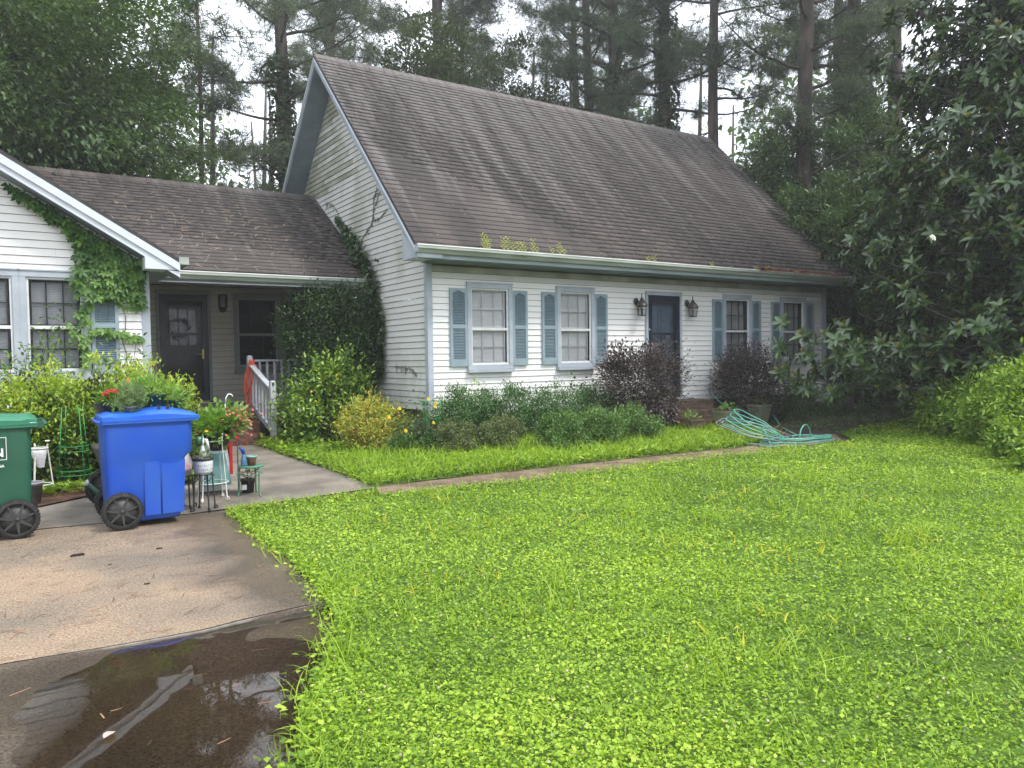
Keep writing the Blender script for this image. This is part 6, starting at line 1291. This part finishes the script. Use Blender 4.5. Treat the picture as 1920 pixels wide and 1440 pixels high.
# visible wedge only, with a margin
wedge = [(0, 0), (.2, 2.0), (1.6, 8.7), (16, 8.7), (16, 3.2), (3, 0)]
def cover(poly, n, dens, h0, size, broad, seed):
    box = (min(p[0] for p in poly), min(16, max(p[0] for p in poly)), max(1.2, min(p[1] for p in poly)), max(p[1] for p in poly))
    P = field(n, poly, *box, dens); P = P[P[:, 0]*.62 < P[:, 1]*1.9+2.2]
    d = np.hypot(P[:, 0], P[:, 1]); n = len(P); z = gza(P[:, 1])
    patch = nz2(P[:, 0]*.9, P[:, 1]*.9, 1.)+nz2(P[:, 0]*.3+4, P[:, 1]*.35, 1.)*.8
    hh = h0*(.35+.65*rs.rand(n))*(1+.35*patch)
    s = size*(.6+.8*rs.rand(n)**2+.25*(rs.rand(n) < .06))*(1+.09*np.maximum(0, d-3))
    Q = np.c_[P, z+.012+hh]; D = nrm(np.c_[rdir(n)[:, :2]*1.0, .25+.25*rs.randn(n)]); Nn = nrm(rdir(n)*.42+np.array([0, 0, 1.]))
    v = np.clip(.42+.34*patch+.30*rs.randn(n), 0, 1)
    return Q, D, Nn, s, v
import time
Q, D, Nn, s, v = cover(lawn_poly, 1000000, lambda d: np.clip(1.0*(3.0/np.maximum(d, .1))**1.35, .12, 1), .038, .0148, 0, 1)
k = rs.rand(len(Q)) < .33
lw = leaves('lawn_weeds', Q[k], D[k], Nn[k], s[k]*1.05, s[k]*1.05, 'clover', G_lawn, None, v[k]); tag(lw, 'bright clover and violet leaves covering the front lawn', 'lawn')
lw2 = leaves('lawn_violets', Q[~k], D[~k], Nn[~k], s[~k]*1.25, s[~k]*1.1, 'diamond', G_lawn, None, v[~k]); tag(lw2, 'broad-leaved weeds mixed through the front lawn', 'lawn')
def blades(name, P, L, W, m, label, lean=.5, v=None):
    n = len(P); up = nrm(np.c_[rs.randn(n)*lean*.5, rs.randn(n)*lean*.5, np.ones(n)]); side = nrm(np.c_[rs.randn(n), rs.randn(n), rs.randn(n)*.15])
    # blade template runs along x and bends towards z: lay x up, z sideways
    o_ = leaves(name, P, up, np.cross(up, side), L, W, 'blade', m, None, v); tag(o_, label, 'grass'); return o_
P = field(170000, lawn_poly, .5, 16, 1.2, 8.6, lambda d: np.clip(.6*(3.2/np.maximum(d, .1))**1.2, .1, 1)); pt = nz2(P[:, 0]*1.3+2, P[:, 1]*1.2, 1.); P = P[(pt+.35*rs.randn(len(P))) > .0]
blades('lawn_grass', np.c_[P, gza(P[:, 1])+.01], .045+.035*rs.rand(len(P)), .0036+.0008*np.hypot(P[:, 0], P[:, 1]), G_grass, 'tufts of taller grass scattered through the front lawn')
# taller clumps
P = []
for _ in range(55):
    x, y = rnd.uniform(.9, 9), rnd.uniform(1.6, 7.4)
    for k in range(rnd.randint(10, 34)): P.append((x+rnd.gauss(0, .07), y+rnd.gauss(0, .07)))
P = np.array(P); P = P[inpoly(P, lawn_poly)]; blades('long_grass', np.c_[P, gza(P[:, 1])+.01], .14+.09*rs.rand(len(P)), .006, G_grass, 'long arching grass blades standing out of the lawn', .8)
# along the slab edges
P = []
for i in range(len(LE)-1):
    a, b_ = LE[i], LE[i+1]; L_ = math.hypot(a[0]-b_[0], a[1]-b_[1])
    for k in range(int(L_*260)): q = rnd.random(); P.append((a[0]+(b_[0]-a[0])*q+rnd.gauss(.04, .06), a[1]+(b_[1]-a[1])*q+rnd.gauss(0, .05)))
for k in range(1000): q = rnd.random(); P.append((1.72+1.6*q, 7.53+.03*q+rnd.gauss(0, .05)))
for k in range(1300): P.append((rnd.uniform(3.3, 10.5), 7.34+rnd.gauss(0, .06)))
for k in range(700): q = rnd.random(); P.append((3.42+rnd.gauss(0, .04), 8.0+5*q))
P = np.array(P); n = len(P); k = rs.rand(n) < .35
blades('edge_grass', np.c_[P[k], gza(P[k][:, 1])+.005], .07+.07*rs.rand(k.sum()), .006, G_grass, 'grass fringe growing over the concrete edges', .9)
Pk = P[~k]; n = len(Pk); o_ = leaves('edge_weeds', np.c_[Pk, gza(Pk[:, 1])+.02+.05*rs.rand(n)], nrm(rdir(n)*np.array([1, 1, .3])+np.array([-.5, 0, .1])), nrm(rdir(n)*.4+np.array([0, 0, 1.])), .03+.015*rs.rand(n), .028, 'diamond', G_lawn); tag(o_, 'small weeds creeping over the concrete edges', 'weeds')
# yellow dying blades in drifts
P = []
for cx, cy in ((2.6, 6.2), (3.6, 6.8), (4.4, 5.2), (5.6, 4.6), (6.3, 5.2), (4.6, 3.4), (7.0, 4.4), (3.2, 5.6), (2.2, 4.4), (5.2, 6.7), (4.2, 4.1), (7.9, 5.6), (5.9, 3.2), (3.3, 2.6)):
    for k in range(16): P.append((cx+rnd.gauss(0, .28), cy+rnd.gauss(0, .14)))
P = np.array(P); P = P[inpoly(P, lawn_poly)]; blades('yellow_blades', np.c_[P, gza(P[:, 1])+.035], .055+.035*rs.rand(len(P)), .012, G_yel, 'patches of yellowed blades in the lawn', 3.5)
# clover flowers
P = field(5200, lawn_poly, .8, 12, 1.3, 8, lambda d: np.full(d.shape, .5)); n = len(P); o_ = leaves('clover_flowers', np.c_[P, gza(P[:, 1])+.062+.02*rs.rand(n)], rdir(n), nrm(rdir(n)*.5+np.array([0, 0, 1.])), .013, .013, 'flower', leafmat('clover_flower', [(.45, .40, .30), (.60, .50, .42)])); tag(o_, 'small whitish clover heads dotted over the lawn', 'flowers')
# strip between path and shrubs
Q, D, Nn, s, v = cover(strip_poly, 42000, lambda d: np.full(d.shape, .8), .085, .040, 0, 2); k = rs.rand(len(Q)) < .5
o_ = leaves('strip_weeds', Q[k], D[k], Nn[k], s[k], s[k], 'clover', G_lawn, None, v[k]*.8); tag(o_, 'green weeds on the strip between path and shrubs', 'weeds')
o_ = leaves('strip_leaves', Q[~k], D[~k], Nn[~k], s[~k]*1.2, s[~k]*.6, 'diamond', G_lawn, None, v[~k]*.8); tag(o_, 'narrow-leaved plants on the strip between path and shrubs', 'weeds')
P = field(16000, strip_poly, 3.4, 11.2, 7.7, 10, lambda d: np.full(d.shape, .7)); blades('strip_grass', np.c_[P, gza(P[:, 1])+.01], .12+.10*rs.rand(len(P)), .009, G_grass, 'taller grass on the strip between path and shrubs', .8)
# dim growth under the magnolia and beyond the hose
shade_poly = [(11.7, 7.5), (16.5, 8.0), (19, 6), (19, 11), (15.8, 10.8), (11.7, 10.7), (11.2, 9.2), (12.3, 8.2)]
P = field(14000, shade_poly, 11, 19, 6, 11, lambda d: np.full(d.shape, .6)); n = len(P)
o_ = leaves('shade_groundcover', np.c_[P, gza(P[:, 1])+.03+.05*rs.rand(n)], nrm(rdir(n)*np.array([1, 1, .3])), nrm(rdir(n)*.4+np.array([0, 0, 1.])), .06, .035, 'diamond', G_rose); tag(o_, 'sparse dark ground cover in the shade of the magnolia', 'ground cover')

# ------------------------------------------------------------------ litter
def litter(name, n, poly, box, L, m, label, zoff=.008, wid=.0055):
    P = np.c_[rs.uniform(box[0], box[1], n*3), rs.uniform(box[2], box[3], n*3)]; P = P[inpoly(P, poly)][:n]; k = len(P)
    z = np.where(P[:, 1] < 4.5, -.002, gza(P[:, 1]))+zoff; a = rs.randn(k)*.5+.4
    o_ = leaves(name, np.c_[P, z], np.c_[np.cos(a), np.sin(a), np.zeros(k)], np.tile([0, 0, 1.], (k, 1)), L*(.4+rs.rand(k)), wid, 'flat', m, None); tag(o_, label, 'litter'); return o_
LF_straw = leafmat('pine_straw', [(.08, .04, .02), (.22, .10, .05), (.40, .22, .12)], .8, .05)
litter('pine_straw', 330, drv, (-1.5, 2, 4.5, 7.8), .10, LF_straw, 'brown pine needles strewn over the dry driveway'); litter('pine_straw', 34, apr, (-1.5, 1.8, 2.2, 4.4), .07, LF_straw, 'pine needles on the wet front slab', .012)
litter('pine_straw', 260, back, (-1, 3.5, 7.9, 12.5), .09, LF_straw, 'pine needles on the walkway to the steps'); litter('pine_straw', 2600, [(-2, 8.6), (.18, 8.85), (.8, 9.2), (1.5, 9.3), (1.9, 9.7), (1.9, 10), (-2, 10)], (-2, 1.9, 8.6, 10), .10, LF_straw, 'thick red-brown pine straw along the garden bed edge', .06, .004)
litter('pine_straw', 700, pth, (3.4, 12, 7.4, 8.2), .10, LF_straw, 'pine needles on the half-buried front path', .012)
for i, (x, y, s) in enumerate(((.42, 6.75, .05), (.98, 6.6, .025), (.75, 5.6, .02), (.60, 6.3, .015))): litter('bark_chip', 0, drv, (0, 1, 5, 6), .01, LF_straw, '') if False else tag(MB().loft([rrect(x-s, x+s, y-s*.3, y+s*.3, gz(y)+.004, s*.2), rrect(x-s*.8, x+s*.9, y-s*.25, y+s*.3, gz(y)+.004+s*.25, s*.2)]).build('bark_chip', mat('dark_chip', (.03, .015, .01), None, .9)), ['largest dark bark chip on the dry driveway left of the blue bin', 'small dark bark chip on the driveway in front of the blue bin', 'tiny bark chip near the middle of the dry slab', 'tiniest bark chip left of the middle of the dry slab'][i], 'bark chip')
pl_ = leaves('pale_leaf', np.array([[.28, 3.40, -.002]]), np.array([[.6, .8, .05]]), np.array([[0., .1, 1.]]), .075, .045, 'big', leafmat('dead_leaf', [(.62, .52, .45), (.62, .52, .45)]), kind=None); tag(pl_, 'single pale dead leaf lying on the wet slab', 'leaf')
# needles and moss along the main gutter, weeds sprouting from it
P = np.c_[13.0+2.9*rs.rand(900)**1.5, EY-.02-.11*rs.rand(900), 3.19+.055*rs.rand(900)]; n = 900
o_ = leaves('gutter_needles', P, nrm(np.c_[rs.randn(n), rs.randn(n)*.5, .1*rs.randn(n)]), nrm(rdir(n)*.4+np.array([0, 0, 1.])), .10, .010, 'flat', leafmat('red_needles', [(.25, .07, .04), (.40, .13, .07)], .9, .05)); tag(o_, 'red-brown needles heaped on the right end of the gutter', 'litter')
P = []; D = []
for k, (x, h) in enumerate([(6.35, .26), (6.45, .17), (6.40, .20), (6.72, .22), (6.80, .25), (6.90, .15), (7.0, .16), (7.08, .18), (7.14, .12), (7.3, .24), (7.38, .12), (7.7, .12), (7.85, .22), (7.95, .13), (9.9, .10), (10.05, .14), (11.6, .10), (12.9, .08), (13.3, .13), (13.45, .09), (14.2, .07)]):
    for j in range(int(h/.012)):
        a = j*2.4; P.append((x+.01*math.cos(a), EY-.05+.01*math.sin(a), 3.19+.012*j)); D.append((math.cos(a), math.sin(a), .5))
P, D = np.array(P), np.array(D); t = thing('gutter_weeds', 'row of small green weeds sprouting from the main gutter', 'weeds', (7, EY, 3.19)); leaves('foliage', P, D, np.tile([0, 0, 1.], (len(P), 1)), .060, .022, 'diamond', leafmat('gutter_weed_leaf', [(.36, .48, .05), (.55, .64, .12)]), t)
# pine straw caught on the shingles
n = 260; X = rs.uniform(5.4, 15.5, n); s = rs.rand(n)**1.3*.75; Y = EY+s*(RY-EY); P = np.c_[X, Y, RZ-SL*(RY-Y)+.022]
a = rs.randn(n)*.9+1.2; D = np.c_[np.cos(a), np.sin(a)*.7, np.sin(a)*.7]; o_ = leaves('roof_needles', P, D, np.tile([0, -.7, .7], (n, 1)), .13, .006, 'flat', leafmat('pale_straw', [(.30, .20, .13), (.48, .36, .27)], .8, .05)); tag(o_, 'pale pine needles scattered on the main roof', 'litter')
n = 240; X = rs.uniform(1.6, 5.4, n); s = rs.rand(n)**1.2*.8; Y = BE+s*(BY-BE); P = np.c_[X, Y, 2.975+BS*(Y-BE)+.02]
a = rs.randn(n)*.9+1.2; D = np.c_[np.cos(a), np.sin(a)*.8, np.sin(a)*.5]; o_ = leaves('roof_needles', P, D, np.tile([0, -.5, .8], (n, 1)), .14, .007, 'flat', MATS['pale_straw']); tag(o_, 'pale pine needles scattered on the breezeway roof', 'litter')

# ------------------------------------------------------------------ summer haze: thin even air round the whole place
hz = bpy.data.materials.new('haze_air'); hz.use_nodes = True; t_ = hz.node_tree; t_.nodes.remove(t_.nodes['Principled BSDF']); pv_ = N(t_, 'ShaderNodeVolumePrincipled'); pv_.inputs['Density'].default_value = .0023; pv_.inputs['Color'].default_value = (.96, .98, .97, 1); pv_.inputs['Anisotropy'].default_value = .3
t_.links.new(pv_.outputs[0], t_.nodes['Material Output'].inputs['Volume'])
tag(MB().box((-305, -255, -1.2), (305, 305, 31)).build('haze', hz), kind='stuff')
